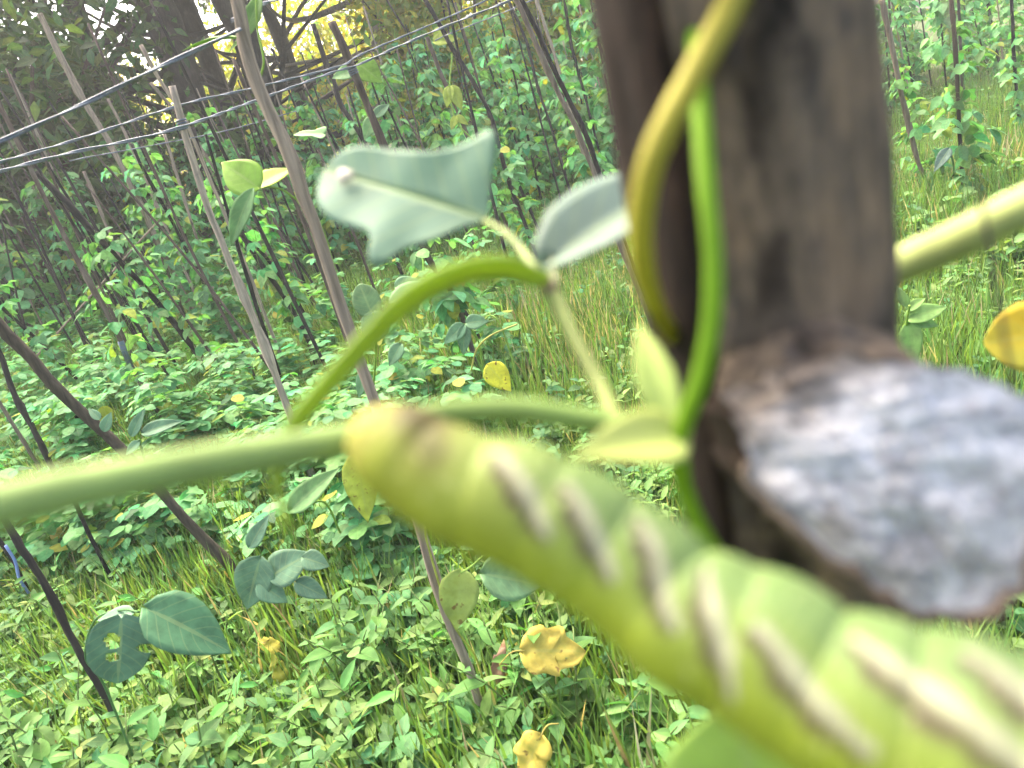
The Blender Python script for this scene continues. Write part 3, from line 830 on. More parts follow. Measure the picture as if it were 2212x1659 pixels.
fallen((1130, 1405), (1256, 1405), 'yellow leaf with dark specks lying on the weeds below the caterpillar', YEL, .27, 'round', 1.0, .75)
fallen((1168, 1590), (1128, 1675), 'yellow leaf at the foot of the lowest thin stake', YEL, .27, 'round', 1.0, .75)
fallen((1072, 1480), (1085, 1392), 'dry brown leaf hanging by the lowest thin stake', (.32, .2, .13), .15, 'lance', 1.2, .8)
fallen((1100, 1440), (1145, 1525), 'narrow yellow green leaf below the speckled yellow leaf', (.4, .38, .05), .1, 'lance', 1.1, .8)
fallen((600, 1405), (556, 1378), 'dull yellow leaf in the weeds right of the dark pointed leaf', (.4, .36, .05), .1, 'ovate', 1.0, .6)
fallen((612, 1470), (585, 1412), 'curled yellow green leaf in the weeds below the dusty bluish leaves', (.34, .36, .05), .08, 'ovate', .8, .6)
fallen((440, 752), (475, 754), 'orange yellow leaf beside the leaning black stake', (.6, .32, .03), .15, 'ovate', 1.1, .8)
fallen((495, 848), (525, 850), 'pale dry leaf at the foot of the leaning black stake', (.55, .45, .25), .05, 'lance', 1.2, .5)
fallen((590, 678), (608, 682), 'small yellow leaf left of the charcoal stake', YEL, .2, 'round', 1.2, .8)
fallen((285, 780), (302, 800), 'small bright yellow leaf on the long brown stake', YEL, .2, 'ovate', 1, .8)
fallen((224, 880), (238, 928), 'yellow green leaf hanging in front of the olive brown stake', (.3, .36, .03), .3, 'ovate', 1, .8)
fallen((1940, 140), (1975, 146), 'small yellow leaf right of the thick post high in the grass', YEL, .1, 'ovate', 1, .8)
fallen((2005, 240), (2050, 252), 'yellow leaf with a green middle in the grass between two stakes', (.6, .5, .05), .1, 'hastate', 1, .8)
fallen((1012, 655), (978, 668), 'yellow green leaf beside the cut off charcoal stake', (.3, .36, .04), .35, 'ovate', .9, .8)
fallen((735, 905), (725, 850), 'withered yellow leaf behind the caterpillar head', (.34, .34, .05), .1, 'ovate', .9, .8)
fallen((745, 1010), (738, 980), 'dead brown leaf in the weeds left of the caterpillar', (.3, .2, .14), .1, 'ovate', .9, .8)
fallen((1402, 730), (1428, 758), 'small yellow leaf low beside the thick post', YEL, .1, 'ovate', .9, .8)
# leafy weed plants on the right of the post
t = thing('weed_plant', ground(1960, 740), 'pale leafy weed at the right foot of the thick post', 'weed', 'weeds right of the post')
stem_obj(t, [(1950, 760, 1.9), (1958, 700, 1.85), (1965, 660, 1.8)], 5, LIME)
for b, tp in (((1962, 690), (2035, 700)), ((1960, 670), (2000, 640)), ((1965, 700), (1975, 790)), ((1958, 660), (1940, 620)), ((1960, 690), (2050, 655))):
    pl(t, b, tp, 1.85, tint=(.14, .24, .07), face=.6, wr=.75, m=M_weed)
t = thing('bean_vine', ground(2060, 420), 'bean vine with one grey green leaf in the grass right of the post', 'bean vine')
stem_obj(t, [(2055, 420, 3.9), (2060, 360, 3.8), (2050, 322, 3.7)], 4, GRN)
pl(t, (2050, 322), (2018, 368), 3.7, tint=(.08, .13, .1), face=.7, wr=.7)
for i, (x, y) in enumerate(((1960, 480), (1990, 530), (2050, 560), (2120, 560), (2190, 540), (2180, 490), (2140, 400), (2200, 420), (2080, 500), (1970, 560), (2150, 600), (2205, 590))):
    g = ground(x, y)
    pr = next(o for o in C.objects if o.name == 'weed_plant')
    dup(pr, (g[0], g[1], gz(g[0], g[1])), i * 1.7, 1.2 + .3 * (i % 3), 'low weed in the grass under the pale stem right of the post', 'weeds right of the post')

# ------------------------------------------------------------------ trees and bushes
def tree_proto(v, h=9.0, crown=3.4, col='dark', n=8500, leaf=(.045, .085, .02), low=2.2, trunk_r=.17):
    r = thing('tree', (0, 0, 0), 'tree', 'tree')
    tr, cr = MB(), MB()
    P = spline([(0, 0, -.1), (rng.normal(0, .15), rng.normal(0, .15), h * .25), (rng.normal(0, .3), rng.normal(0, .3), h * .5), (rng.normal(0, .4), rng.normal(0, .4), h * .85)], 22)
    tube(tr, P, np.linspace(trunk_r, .04, 22), 10, COL[col], 0, .05, True, 3)
    ends = []
    for q in range(15):
        t = rng.uniform(.14, .95); p = P[int(t * 21)]
        az = rng.uniform(0, 6.283); L = crown * rng.uniform(.5, 1.0) * (1.2 - .5 * t)
        e = p + np.array((math.cos(az) * L, math.sin(az) * L, rng.uniform(.1, 1.6)))
        S = spline([p, (p + e) / 2 + rng.normal(0, .2, 3), e], 10)
        tube(tr, S, np.linspace(.055, .015, 10), 6, COL[col], 0, .05)
        ends += [S[4], S[6], S[8], S[9]]
    ends = np.array(ends)
    ncl = 170
    cen = ends[rng.integers(0, len(ends), ncl)] + rng.normal(0, .45, (ncl, 3))
    cen[:, 2] = np.maximum(cen[:, 2], low + rng.normal(0, .2, ncl))
    per = n // ncl
    c = np.repeat(cen, per, 0)
    pos = c + rng.normal(0, .32, c.shape) * np.array((1, 1, .7))
    N = len(pos)
    d = rng.normal(0, 1, (N, 3)); d[:, 2] -= .4
    nn = rng.normal(0, .6, (N, 3)); nn[:, 2] += .8
    shade = np.repeat(rng.uniform(.75, 1.3, ncl), per)[:, None]
    stamp(cr, leaf_t('lance', 4, 3, .5, .25, .15), pos, d, nn, rng.uniform(.12, .21, N), tints(N, leaf, .2, .15) * shade)
    tr.build('trunk', M_trunk, r); cr.build('crown', M_tree, r)
    return r
def bush_proto(h=2.6, rad=1.3, n=5200, leaf=(.05, .1, .025), size=(.07, .13), arching=False):
    r = thing('bush', (0, 0, 0), 'bush', 'bush')
    st, lf = MB(), MB()
    cen = []
    for q in range(16):
        az = rng.uniform(0, 6.283); L = rad * rng.uniform(.2, .9)
        e = np.array((math.cos(az) * L, math.sin(az) * L, h * rng.uniform(.45, 1.0)))
        S = spline([(0, 0, -.05), e * .5 + (0, 0, .2), e], 9)
        tube(st, S, np.linspace(.03, .008, 9), 6, COL['brown'], 0, .05)
        cen += list(S[2:])
    cen = np.array(cen); ncl = 130
    cc = cen[rng.integers(0, len(cen), ncl)] + rng.normal(0, .22, (ncl, 3)); cc[:, 2] = np.abs(cc[:, 2])
    per = n // ncl; c = np.repeat(cc, per, 0)
    pos = c + rng.normal(0, .17, c.shape); N = len(pos)
    d = rng.normal(0, 1, (N, 3)); nn = rng.normal(0, .6, (N, 3)); nn[:, 2] += .8
    shade = np.repeat(rng.uniform(.7, 1.35, ncl), per)[:, None]
    stamp(lf, leaf_t('ovate', 4, 3, .5, .25, .15), pos, d, nn, rng.uniform(*size, N), tints(N, leaf, .2, .15) * shade)
    st.build('stem', M_trunk, r); lf.build('foliage', M_tree, r)
    return r

def gxy(px, Y):                                            # ground point at distance Y that stands below column px of the horizon
    t = (px - 957) / math.cos(Ro) if False else None
    # horizon point at that column
    y = 221 - (px - 957) * math.tan(Ro)
    r = ray(px, y)
    return np.array((r[0] / r[1] * Y, Y, 0.0))
def make_trees():
    A = tree_proto(0, 9.5, 3.4, 'bark', 9000, low=4.8, trunk_r=.2)
    L = tree_proto(3, 7.5, 2.6, 'bark', 12000, leaf=(.07, .14, .035), low=1.3, trunk_r=.16)
    L.location = gxy(30, 11.0); L['label'] = 'low branched dark tree in the upper left corner'; L['group'] = 'trees along the edge of the field'
    dup(L, gxy(-140, 12.8), 4.0, 1.15, 'low branched dark tree outermost on the left', 'trees along the edge of the field')
    B = tree_proto(1, 8.0, 3.0, 'bark', 8000, low=4.8, trunk_r=.24)
    for i, (px, Y, lab, pr, s, rz) in enumerate((
            (462, 12.2, 'dark trunked tree left of the brightest yellow gap', A, 1.0, .3),
            (552, 12.0, 'dark trunked tree directly left of the tall grey brown stake top', B, 1.1, 1.9),
            (405, 11.4, 'broad dark tree behind the blunt pale stake', B, 1.15, 3.4),
            (300, 12.4, 'shaded tree behind the long pale pole', A, 1.05, 4.4),
            (-140, 10.0, 'shaded tree at the upper left corner of the field', B, 1.0, 5.5),
            (505, 14.0, 'dark tree between the two nearest dark trunks', A, 1.1, 1.2),
            (650, 15.5, 'slim tree with a short dark trunk right of the tall grey brown stake', A, .9, 2.5))):
        g = gxy(px, Y)
        if i < 2:
            o = pr; o.location = g; o.rotation_euler = (0, 0, rz); o.scale = (s,) * 3; o['label'] = lab; o['group'] = 'trees along the edge of the field'
        else:
            dup(pr, g, rz, s, lab, 'trees along the edge of the field')
    D = tree_proto(2, 10.0, 3.2, 'pale', 7000, leaf=(.07, .11, .02), low=4.2, trunk_r=.15)
    D.location = gxy(868, 13.5); D['label'] = 'tree with a pale straight trunk above the lobed leaf'; D['group'] = 'trees along the edge of the field'
    D.rotation_euler = (0, 0, 1.0)
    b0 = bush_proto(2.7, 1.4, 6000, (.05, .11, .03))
    b1 = bush_proto(3.2, 1.7, 6000, (.34, .40, .075), (.1, .17))  # sunlight put into the leaf colour: bright yellow green foliage
    first = {id(b0): True, id(b1): True}
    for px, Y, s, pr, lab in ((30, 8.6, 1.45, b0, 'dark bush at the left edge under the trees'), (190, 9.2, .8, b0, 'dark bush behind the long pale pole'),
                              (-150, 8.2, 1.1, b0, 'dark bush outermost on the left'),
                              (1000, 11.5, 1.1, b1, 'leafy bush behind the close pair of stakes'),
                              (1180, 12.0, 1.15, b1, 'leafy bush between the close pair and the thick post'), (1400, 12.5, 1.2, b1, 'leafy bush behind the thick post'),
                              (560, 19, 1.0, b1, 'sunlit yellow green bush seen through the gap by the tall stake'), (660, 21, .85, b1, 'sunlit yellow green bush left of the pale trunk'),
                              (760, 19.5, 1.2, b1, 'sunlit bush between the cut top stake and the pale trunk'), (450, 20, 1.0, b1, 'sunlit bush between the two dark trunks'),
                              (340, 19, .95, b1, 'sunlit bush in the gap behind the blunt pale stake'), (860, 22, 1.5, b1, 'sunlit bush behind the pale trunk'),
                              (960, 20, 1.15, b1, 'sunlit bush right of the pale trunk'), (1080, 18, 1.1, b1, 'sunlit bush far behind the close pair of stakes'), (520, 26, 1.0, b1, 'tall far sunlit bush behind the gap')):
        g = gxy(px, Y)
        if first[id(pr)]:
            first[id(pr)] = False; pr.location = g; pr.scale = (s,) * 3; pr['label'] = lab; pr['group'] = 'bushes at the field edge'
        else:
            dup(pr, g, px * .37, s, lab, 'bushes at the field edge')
rng = np.random.default_rng(5)
make_trees()
rng = np.random.default_rng(21)

# ------------------------------------------------------------------ the post in front
PC = at(1630, 480, .137); PX, PY = PC[0], PC[1]
def post_mats():
    m, nt = mat('post_wood')
    tc = nd(nt, 'ShaderNodeTexCoord')
    co = mapping(nt, tc.outputs['Object'], (85, 85, 42))
    n1 = noise(nt, co, 1.0, 5, .6)
    n2 = noise(nt, mapping(nt, tc.outputs['Object'], (400, 400, 60)), 1.0, 5, .6)
    n3 = noise(nt, mapping(nt, tc.outputs['Object'], (110, 110, 45)), 1.0, 4, .6)
    col = ramp(nt, n1, [(.32, (.008, .0065, .005)), (.42, (.045, .034, .025)), (.52, (.115, .088, .062)), (.65, (.20, .14, .088))])
    col = mix(nt, .5, col, ramp(nt, n2, [(.3, .35), (.7, 1.4)]), 'MULTIPLY')
    col = mix(nt, ramp(nt, n3, [(.56, 0.0), (.66, .85)]), col, (.035, .033, .034))
    p = nd(nt, 'ShaderNodeBsdfPrincipled', inp={'Roughness': .9, 'Specular IOR Level': .2})
    nt.links.new(col, p.inputs['Base Color'])
    b = nd(nt, 'ShaderNodeBump', inp={'Strength': .7, 'Distance': .001})
    nt.links.new(n2, b.inputs['Height']); nt.links.new(b.outputs[0], p.inputs['Normal'])
    out(nt, p.outputs[0])
    m2, nt = mat('post_bark')
    tc = nd(nt, 'ShaderNodeTexCoord')
    n1 = noise(nt, mapping(nt, tc.outputs['Object'], (160, 160, 40)), 1.0, 6, .65)
    col = ramp(nt, n1, [(.3, (.004, .0026, .002)), (.55, (.015, .0088, .006)), (.75, (.04, .023, .014))])
    p = nd(nt, 'ShaderNodeBsdfPrincipled', inp={'Roughness': .9, 'Specular IOR Level': .2})
    nt.links.new(col, p.inputs['Base Color'])
    b = nd(nt, 'ShaderNodeBump', inp={'Strength': .9, 'Distance': .0015})
    nt.links.new(n1, b.inputs['Height']); nt.links.new(b.outputs[0], p.inputs['Normal'])
    out(nt, p.outputs[0])
    m3, nt = mat('cut_face_lichen')
    tc = nd(nt, 'ShaderNodeTexCoord')
    n1 = noise(nt, tc.outputs['Object'], 130, 6, .65)
    n2 = noise(nt, tc.outputs['Object'], 480, 4, .6)
    col = ramp(nt, n1, [(.3, (.10, .097, .10)), (.41, (.29, .285, .285)), (.54, (.47, .465, .46)), (.68, (.64, .635, .625))])
    col = mix(nt, ramp(nt, noise(nt, tc.outputs['Object'], 70, 3), [(.55, 0.0), (.7, .5)]), col, (.5, .44, .36))
    col = mix(nt, .5, col, ramp(nt, n2, [(.36, .3), (.6, 1.15)]), 'MULTIPLY')
    a = nd(nt, 'ShaderNodeAttribute', attribute_name='tint')
    col = mix(nt, 1.0, col, a.outputs['Color'], 'MULTIPLY')
    p = nd(nt, 'ShaderNodeBsdfPrincipled', inp={'Roughness': .95, 'Specular IOR Level': .2})
    nt.links.new(col, p.inputs['Base Color'])
    b = nd(nt, 'ShaderNodeBump', inp={'Strength': .5, 'Distance': .0008})
    nt.links.new(n2, b.inputs['Height']); nt.links.new(b.outputs[0], p.inputs['Normal'])
    out(nt, p.outputs[0])
    return m, m2, m3
M_post, M_bark, M_cut = post_mats()

def make_post():
    root = thing('post', (PX, PY, 0), 'thick weathered wooden post with dark bark on its left and a pale cut branch stub', 'post')
    # cross-section: bark side proud, bare wood face towards the viewer; long sheets from the soil up past the frame
    nz, na = 160, 96
    z = np.linspace(-.15, 1.45, nz); a = np.linspace(0, 2 * np.pi, na, endpoint=False)
    toc = math.atan2(-PY, -PX)                          # towards the viewer
    rad = np.interp(z, [-.15, .6, .98, 1.1, 1.45], [.026, .0225, .0208, .0200, .0200])
    wob = .0012 * np.sin(z * 19)[:, None] * np.cos(a)[None] + .0008 * np.sin(z * 47 + 1)[:, None] * np.cos(2 * a + 1)[None] + .0006 * np.sin(7 * a[None] + z[:, None] * 6) + rng.normal(0, .00015, (nz, na))
    rr = rad[:, None] + wob
    # the bare strip runs from just left of the viewer's line to the right edge
    rel = (a - toc + np.pi) % (2 * np.pi) - np.pi          # >0 is to the viewer's ... side (anticlockwise seen from above)
    edge = -.42 + .10 * np.sin(z * 23) + .05 * np.sin(z * 61)
    bark = rel[None] < edge[:, None]
    bark |= rel[None] > 1.9
    rr = rr + bark * .0014
    cx = PX + .002 * np.sin(z * 9); cy = PY + .002 * np.cos(z * 8)
    V = np.stack([cx[:, None] + np.cos(a)[None] * rr, cy[:, None] + np.sin(a)[None] * rr, np.broadcast_to(z[:, None], rr.shape)], -1)
    i, j = np.meshgrid(np.arange(nz - 1), np.arange(na), indexing='ij')
    F = np.stack([i * na + j, i * na + (j + 1) % na, (i + 1) * na + (j + 1) % na, (i + 1) * na + j], -1).reshape(-1, 4)
    fb = bark[:-1].reshape(-1)
    V = V.reshape(-1, 3)
    def part(name, keep, m):
        f = F[keep]; u, inv = np.unique(f, return_inverse=True)
        mb = MB(); mb.add(V[u], inv.reshape(-1, 4)); return mb.build(name, m, root, (PX, PY, .9))
    part('bare_wood', ~fb, M_post); part('bark', fb, M_bark)
    # cut branch stub: its outline on the cut, carried back into the post
    ol = [(1570, 850), (1580, 900), (1600, 965), (1645, 1060), (1740, 1165), (1870, 1262), (1990, 1325), (2095, 1343), (2170, 1300), (2225, 1215), (2290, 1090), (2300, 950),
          (2240, 855), (2120, 812), (2010, 795), (1920, 775), (1820, 770), (1700, 790), (1620, 815)]
    O2 = spline([(*p, 0) for p in ol + ol[:1]], 97)[:96, :2]
    th_ = np.linspace(0, 2 * np.pi, 96, endpoint=False)
    O2 = O2 + ((O2 - O2.mean(0)) / 350) * (9 * np.sin(7 * th_ + 1) + 7 * np.sin(13 * th_ + 2) + 6 * np.sin(23 * th_) + rng.normal(0, 1.5, 96))[:, None]
    sm01 = lambda v: (lambda t: t * t * (3 - 2 * t))(min(1, max(0, v)))
    def dep(x, y):
        return np.interp(x, [1560, 1700, 2000, 2300], [.1165, .112, .1075, .104]) + .0045 * sm01((930 - y) / 150) * sm01((2050 - x) / 300)
    front = np.array([at(x, y, dep(x, y)) for x, y in O2])
    cen = front.mean(0)
    n = len(front)
    back0 = np.array((PX, PY, cen[2] - .012))
    # the upper side flares out of the post, the lower side runs back under the cut
    upw = np.clip((905 - O2[:, 1]) / 60, 0, 1)[:, None] * np.clip((2060 - O2[:, 0]) / 100, 0, 1)[:, None]
    flare = np.array([at(x + (1700 - x) * .12, y - 75, .137 - .0185 * math.sqrt(max(.1, 1 - min(1, ((x - 1690) / 260) ** 2)))) for x, y in O2])
    rings = [front]
    for f, s in ((.12, 1.03), (.35, 1.0), (.65, .92), (1.0, .75)):
        c = cen * (1 - f) + back0 * f
        low = c + (front - cen) * s + rng.normal(0, .0002, front.shape)
        up = front * (1 - min(1, f * 1.5)) + flare * min(1, f * 1.5)
        rings.append(low * (1 - upw) + up * upw)
    V2 = np.concatenate(rings); m = len(rings)
    i, j = np.meshgrid(np.arange(m - 1), np.arange(n), indexing='ij')
    F2 = np.stack([i * n + j, i * n + (j + 1) % n, (i + 1) * n + (j + 1) % n, (i + 1) * n + j], -1).reshape(-1, 4)
    mi = (upw[F2[:, 0] % n, 0] > .5).astype(np.int32)
    mb = MB(); mb.add(V2, F2); mb.M = [mi]; stub = mb.build('branch_stub', [M_bark, M_post], root, (PX, PY, .9))
    # the bark rim: a thin lip round the cut, its lit look put into a paler tint
    ring = np.concatenate([front, front[:2]]) + nrm(CAM - cen) * .0006
    mb = MB(); tube(mb, ring[12:60], .0006 + .0003 * np.abs(np.sin(np.arange(48) * .7) + rng.normal(0, .5, 48)), 6, (.15, .11, .08), 0, .35)
    rim = mb.build('bark_rim', M_stick, stub); rim.parent = stub; rim.location = -(stub.location + root.location)
    # the cut itself: pale, rough and crusted
    mb = MB(); k = 26
    fr = np.linspace(.985, .01, k)
    wv_ = [(rng.normal(0, 1, 3) * q_, rng.uniform(0, 6.28), a_) for q_, a_ in ((220, .0003), (260, .0003), (480, .0003), (560, .0003), (900, .00022), (1100, .0002), (1500, .00018))]
    def lump(f):
        pts = cen + (front - cen) * f
        return sum(a_ * np.sin(pts @ w_ + p_) for w_, p_, a_ in wv_)[:, None] * min(1, (1 - f) * 8)
    V3 = np.concatenate([cen + (front - cen) * f + nrm(CAM - cen) * (.0022 * (1 - f ** 2.2) + lump(f) + rng.normal(0, .0003 * min(1, f * 3), (n, 1))) for f in fr])
    i, j = np.meshgrid(np.arange(k - 1), np.arange(n), indexing='ij')
    F3 = np.stack([i * n + j, i * n + (j + 1) % n, (i + 1) * n + (j + 1) % n, (i + 1) * n + j], -1).reshape(-1, 4)
    # the crust thins out towards the post (upper left), where darker bare wood shows
    q = proj(V3)
    w = np.clip(((q[:, 0] - 1640) * .55 + (q[:, 1] - 850) * .9) / 170, 0, 1)[:, None]
    w = w * w * (3 - 2 * w)
    t3 = np.array((.34, .29, .25)) * (1 - w) + np.array((1.0, 1.0, 1.02)) * w
    mb.add(V3, F3, t3)
    cut = mb.build('cut_face', M_cut); cut.parent = stub; cut.location = -(stub.location + root.location)
    return root
rng = np.random.default_rng(4)
make_post()

# ------------------------------------------------------------------ foreground bean vine on the post
fv = thing('bean_vine', at(1465, 935, .118), 'out of focus bean vine twining round the thick post with a lobed leaf', 'bean vine')
YST = (.42, .36, .05); GST = (.17, .33, .010); PST = (.30, .42, .12)
stem_obj(fv, [(1625, -90, .106), (1590, -10, .104), (1535, 95, .102), (1470, 215, .1), (1412, 335, .1), (1388, 440, .103), (1385, 540, .108), (1402, 625, .116), (1440, 705, .132), (1520, 790, .155)],
         [66, 66, 64, 62, 60, 56, 52, 46, 40, 36], np.linspace((.31, .28, .035), (.32, .29, .016), 60), n=60)
stem_obj(fv, [(1480, -100, .12), (1498, 40, .112), (1512, 200, .107), (1526, 400, .104), (1541, 560, .104), (1536, 700, .106), (1512, 820, .109), (1474, 925, .113), (1468, 985, .116), (1480, 1060, .119), (1530, 1170, .119), (1640, 1330, .114), (1850, 1500, .103), (2200, 1690, .092), (2700, 1900, .085)],
         [36, 40, 42, 43, 43, 43, 42, 40, 40, 38, 38, 38, 44, 50, 54], GST, n=120)
# long pale stem from the left, arching behind the caterpillar's head to the node
stem_obj(fv, [(-420, 1175, .074), (-150, 1130, .079), (0, 1092, .083), (250, 1038, .090), (500, 992, .098), (750, 950, .106), (880, 912, .111), (1000, 888, .114), (1130, 886, .115), (1280, 908, .116), (1390, 930, .115), (1468, 945, .117)],
         [120, 116, 110, 100, 90, 76, 66, 60, 56, 54, 56, 60], np.linspace((.30, .42, .13), (.20, .31, .07), 70), n=70)
# stalk of the three-part leaf
stem_obj(fv, [(1440, 940, .118), (1345, 925, .122), (1295, 830, .13), (1235, 720, .138), (1194, 635, .146)], [40, 38, 33, 30, 36], (.36, .42, .14), 'petiole')
stem_obj(fv, [(1194, 632, .146), (1188, 624, .146), (1176, 612, .147)], [36, 40, 32], (.36, .27, .17), 'leaf_node')
stem_obj(fv, [(1462, 925, .116), (1466, 938, .115), (1472, 952, .116)], [50, 56, 46], (.45, .30, .16), 'stem_node')
stem_obj(fv, [(1186, 618, .147), (1145, 565, .158), (1100, 510, .172), (1048, 476, .185)], [24, 18, 14, 11], (.26, .32, .12), 'petiole')
pl(fv, (1195, 640), (1190, 545), .146, .15, shape='lance', wr=.5, tint=(.4, .42, .25), face=.5)
# the lobed leaf
def lobed_leaf():
    B, T = at(1050, 474, .186), at(688, 348, .2)
    d = nrm(T - B); L = np.linalg.norm(T - B)
    n = nrm(nrm(CAM - B) * .8 + np.array((0, -.15, 1.)) * .45)
    # half-outlines (along, across) of a hastate leaf: upper lobe and lower lobe
    up = [(0, .015), (.03, .11), (.07, .235), (.10, .35), (.165, .43), (.22, .385), (.28, .33), (.415, .245), (.58, .21), (.757, .19), (.88, .16), (.96, .10), (1.0, .0)]
    lo = [(0, .015), (.085, .075), (.18, .19), (.31, .30), (.375, .43), (.45, .41), (.48, .34), (.53, .28), (.65, .275), (.76, .275), (.87, .23), (.95, .15), (.99, .06), (1.0, .0)]
    def resample(o, m):
        S = spline([(*p, 0) for p in o], 200)[:, :2]
        l = np.r_[0, np.cumsum(np.linalg.norm(np.diff(S, axis=0), axis=1))]
        u = np.linspace(0, l[-1], m)
        return np.stack([np.interp(u, l, S[:, 0]), np.interp(u, l, S[:, 1])], -1)
    m, c = 40, 9
    rows = []
    for o, sg in ((resample(up, m), 1), (resample(lo, m), -1)):
        mid = np.stack([np.linspace(0, 1, m), np.zeros(m)], -1)
        g = mid[:, None] * (1 - np.linspace(0, 1, c)[None, :, None]) + o[:, None] * np.linspace(0, 1, c)[None, :, None]
        rows.append((g, sg))
    mb = MB()
    x = np.cross(d, n)
    upv = Uc - d * (Uc @ d)                                # which side is up
    s_up = 1 if (np.cross(n, d) @ upv) > 0 else -1
    side = np.cross(n, d) * s_up
    for g, sg in rows:
        Y, X = g[..., 0], g[..., 1]
        Z = .12 * X - .10 * Y ** 2 + .012 * np.sin(Y * 16) * X * 3 + .1 * X ** 2
        V = B + L * (Y[..., None] * d + sg * X[..., None] * side + Z[..., None] * n)
        i, j = np.meshgrid(np.arange(m - 1), np.arange(c - 1), indexing='ij')
        F = np.stack([i * c + j, i * c + j + 1, (i + 1) * c + j + 1, (i + 1) * c + j], -1).reshape(-1, 4)
        if sg * s_up > 0: F = F[:, ::-1]
        lc = np.stack([X / .35, Y, np.zeros_like(X)], -1).reshape(-1, 3)
        tt = np.broadcast_to((.125, .225, .15) if sg > 0 else (.115, .205, .14), (m * c, 3)).copy()
        q = proj(V.reshape(-1, 3))
        mb.add(V.reshape(-1, 3), F, tt, lc)
    o = mb.build('leaf', M_near, fv, B); o['label'] = 'grey green lobed leaf with a pale spot'
    s = o.modifiers.new('thickness', 'SOLIDIFY'); s.thickness = .0004; s.offset = 0
    # pale dropping on the blade
    c0 = B + L * (.83 * d + (-.02) * side + (.05 - .07) * n) + n * .0004
    mb = MB(); k = 16
    a = np.linspace(0, 2 * np.pi, k, endpoint=False); rr = .0023 * (1 + .15 * np.sin(3 * a))
    V = np.concatenate([c0 + (np.cos(a)[:, None] * d * 1.1 + np.sin(a)[:, None] * side) * (rr * f)[:, None] + n * h for f, h in ((1, -.0006), (.8, .0001), (.02, .0002))])
    i, j = np.meshgrid(np.arange(2), np.arange(k), indexing='ij')
    F = np.stack([i * k + j, i * k + (j + 1) % k, (i + 1) * k + (j + 1) % k, (i + 1) * k + j], -1).reshape(-1, 4)
    mb.add(V, F, (.34, .32, .24)); sp = mb.build('pale_spot', M_twine); sp.parent = o; sp.location = -(o.location + fv.location)
lobed_leaf()
pl(fv, (1196, 562), (1540, 318), .152, .19, tint=(.15, .21, .17), face=.5, wr=.44, droop=-.05, label='pale leaflet half hidden behind the post')  # sky gloss on the blade put into its pale tint
# leaflet seen edge-on: a curved blade whose face is turned away
def edge_leaf():
    P = np.array([at(x, y, dd) for x, y, dd in ((1182, 606, .146), (1120, 594, .144), (1060, 592, .142), (975, 612, .139), (880, 668, .136), (790, 757, .133), (705, 850, .13), (640, 930, .128), (608, 1020, .127), (606, 1090, .127), (622, 1145, .128))])
    S = spline(P, 40); T, N, B = frames(S)
    v = np.linspace(0, 1, 40)
    hw = np.interp(v, [0, .05, .2, .4, .65, .85, 1], [.0015, .006, .0125, .0145, .011, .005, .0004])
    look = nrm(S - CAM)
    w = nrm(look - T * np.sum(look * T, -1, keepdims=True))
    nn = nrm(np.cross(T, w)); nn *= np.sign(nn @ Uc)[:, None]
    w = nrm(w + nn * -.08)
    u = np.linspace(-1, 1, 9)
    V = S[:, None] + w[:, None] * (u[None, :, None] * hw[:, None, None]) + nn[:, None] * (np.abs(u)[None, :, None] * hw[:, None, None] * .10)
    i, j = np.meshgrid(np.arange(39), np.arange(8), indexing='ij')
    F = np.stack([i * 9 + j, i * 9 + j + 1, (i + 1) * 9 + j + 1, (i + 1) * 9 + j], -1).reshape(-1, 4)
    lc = np.stack(np.broadcast_arrays(u[None], v[:, None], 0.0), -1).reshape(-1, 3)
    mb = MB(); mb.add(V.reshape(-1, 3), F, (.36, .50, .085), lc)
    o = mb.build('leaf', M_near, fv, S[0]); o['label'] = 'bright green leaflet seen edge on'
    s = o.modifiers.new('thickness', 'SOLIDIFY'); s.thickness = .0009; s.offset = 0
    Q = S + 0
    mb = MB(); tube(mb, Q[:34], np.linspace(.0016, .0006, 34), 8, (.33, .45, .08)); mid = mb.build('midrib', M_stem); mid.parent = o; mid.location = -(o.location + fv.location)
edge_leaf()
pl(fv, (1452, 930), (1378, 690), .115, .118, shape='lance', wr=1.0, tint=(.38, .48, .13), face=.7, label='young pale leaf pointing up')
pl(fv, (1470, 945), (1270, 950), .114, .104, shape='ovate', wr=.8, tint=(.4, .46, .13), face=.6, droop=.1, label='small pale yellow green leaf at the node')
pl(fv, (1660, 1830), (1590, 1545), .125, .115, shape='round', tint=(.36, .52, .10), face=.7, wr=1.35, label='blurred light green leaf under the caterpillar')
#pl(fv, (2330, 1560), (2090, 1385), .09, .095, shape='ovate', tint=(.2, .3, .14), face=.6, wr=.9, label='pale blurred leaf above the caterpillar at the frame edge')
# right side: pale stem passing behind the post, yellow leaf and dry thread
rv = thing('bean_vine', at(2212, 450, .16), 'pale yellow green bean stem passing behind the right side of the post', 'bean vine')
stem_obj(rv, [(1760, 640, .185), (1860, 610, .175), (1945, 572, .168), (2040, 530, .16), (2130, 488, .152), (2230, 440, .145), (2420, 350, .135)], [74, 78, 82, 86, 90, 94, 104], (.40, .47, .16), n=40)
yl = at(2330, 712, .36); yg = yl + np.array((.16, .10, 0)); yg[2] = -.03
yv = thing('bean_vine', (yg[0], yg[1], 0), 'bean vine with one bright yellow leaf near the right edge above the cut stub', 'bean vine')
mb = MB(); tube(mb, spline([yg, yg + (0, 0, .45), yl + (.09, .06, -.12), yl + (.03, .02, .005), yl], 40), np.linspace(.0028, .0012, 40), 7, (.2, .26, .05), 0, .02)
mb.build('stem', M_stem, yv, yl)
pl(yv, (2330, 712), (2126, 742), .36, .38, shape='round', tint=(.40, .31, .025), face=1.0, wr=1.15, m=M_yel, label='bright yellow leaf')
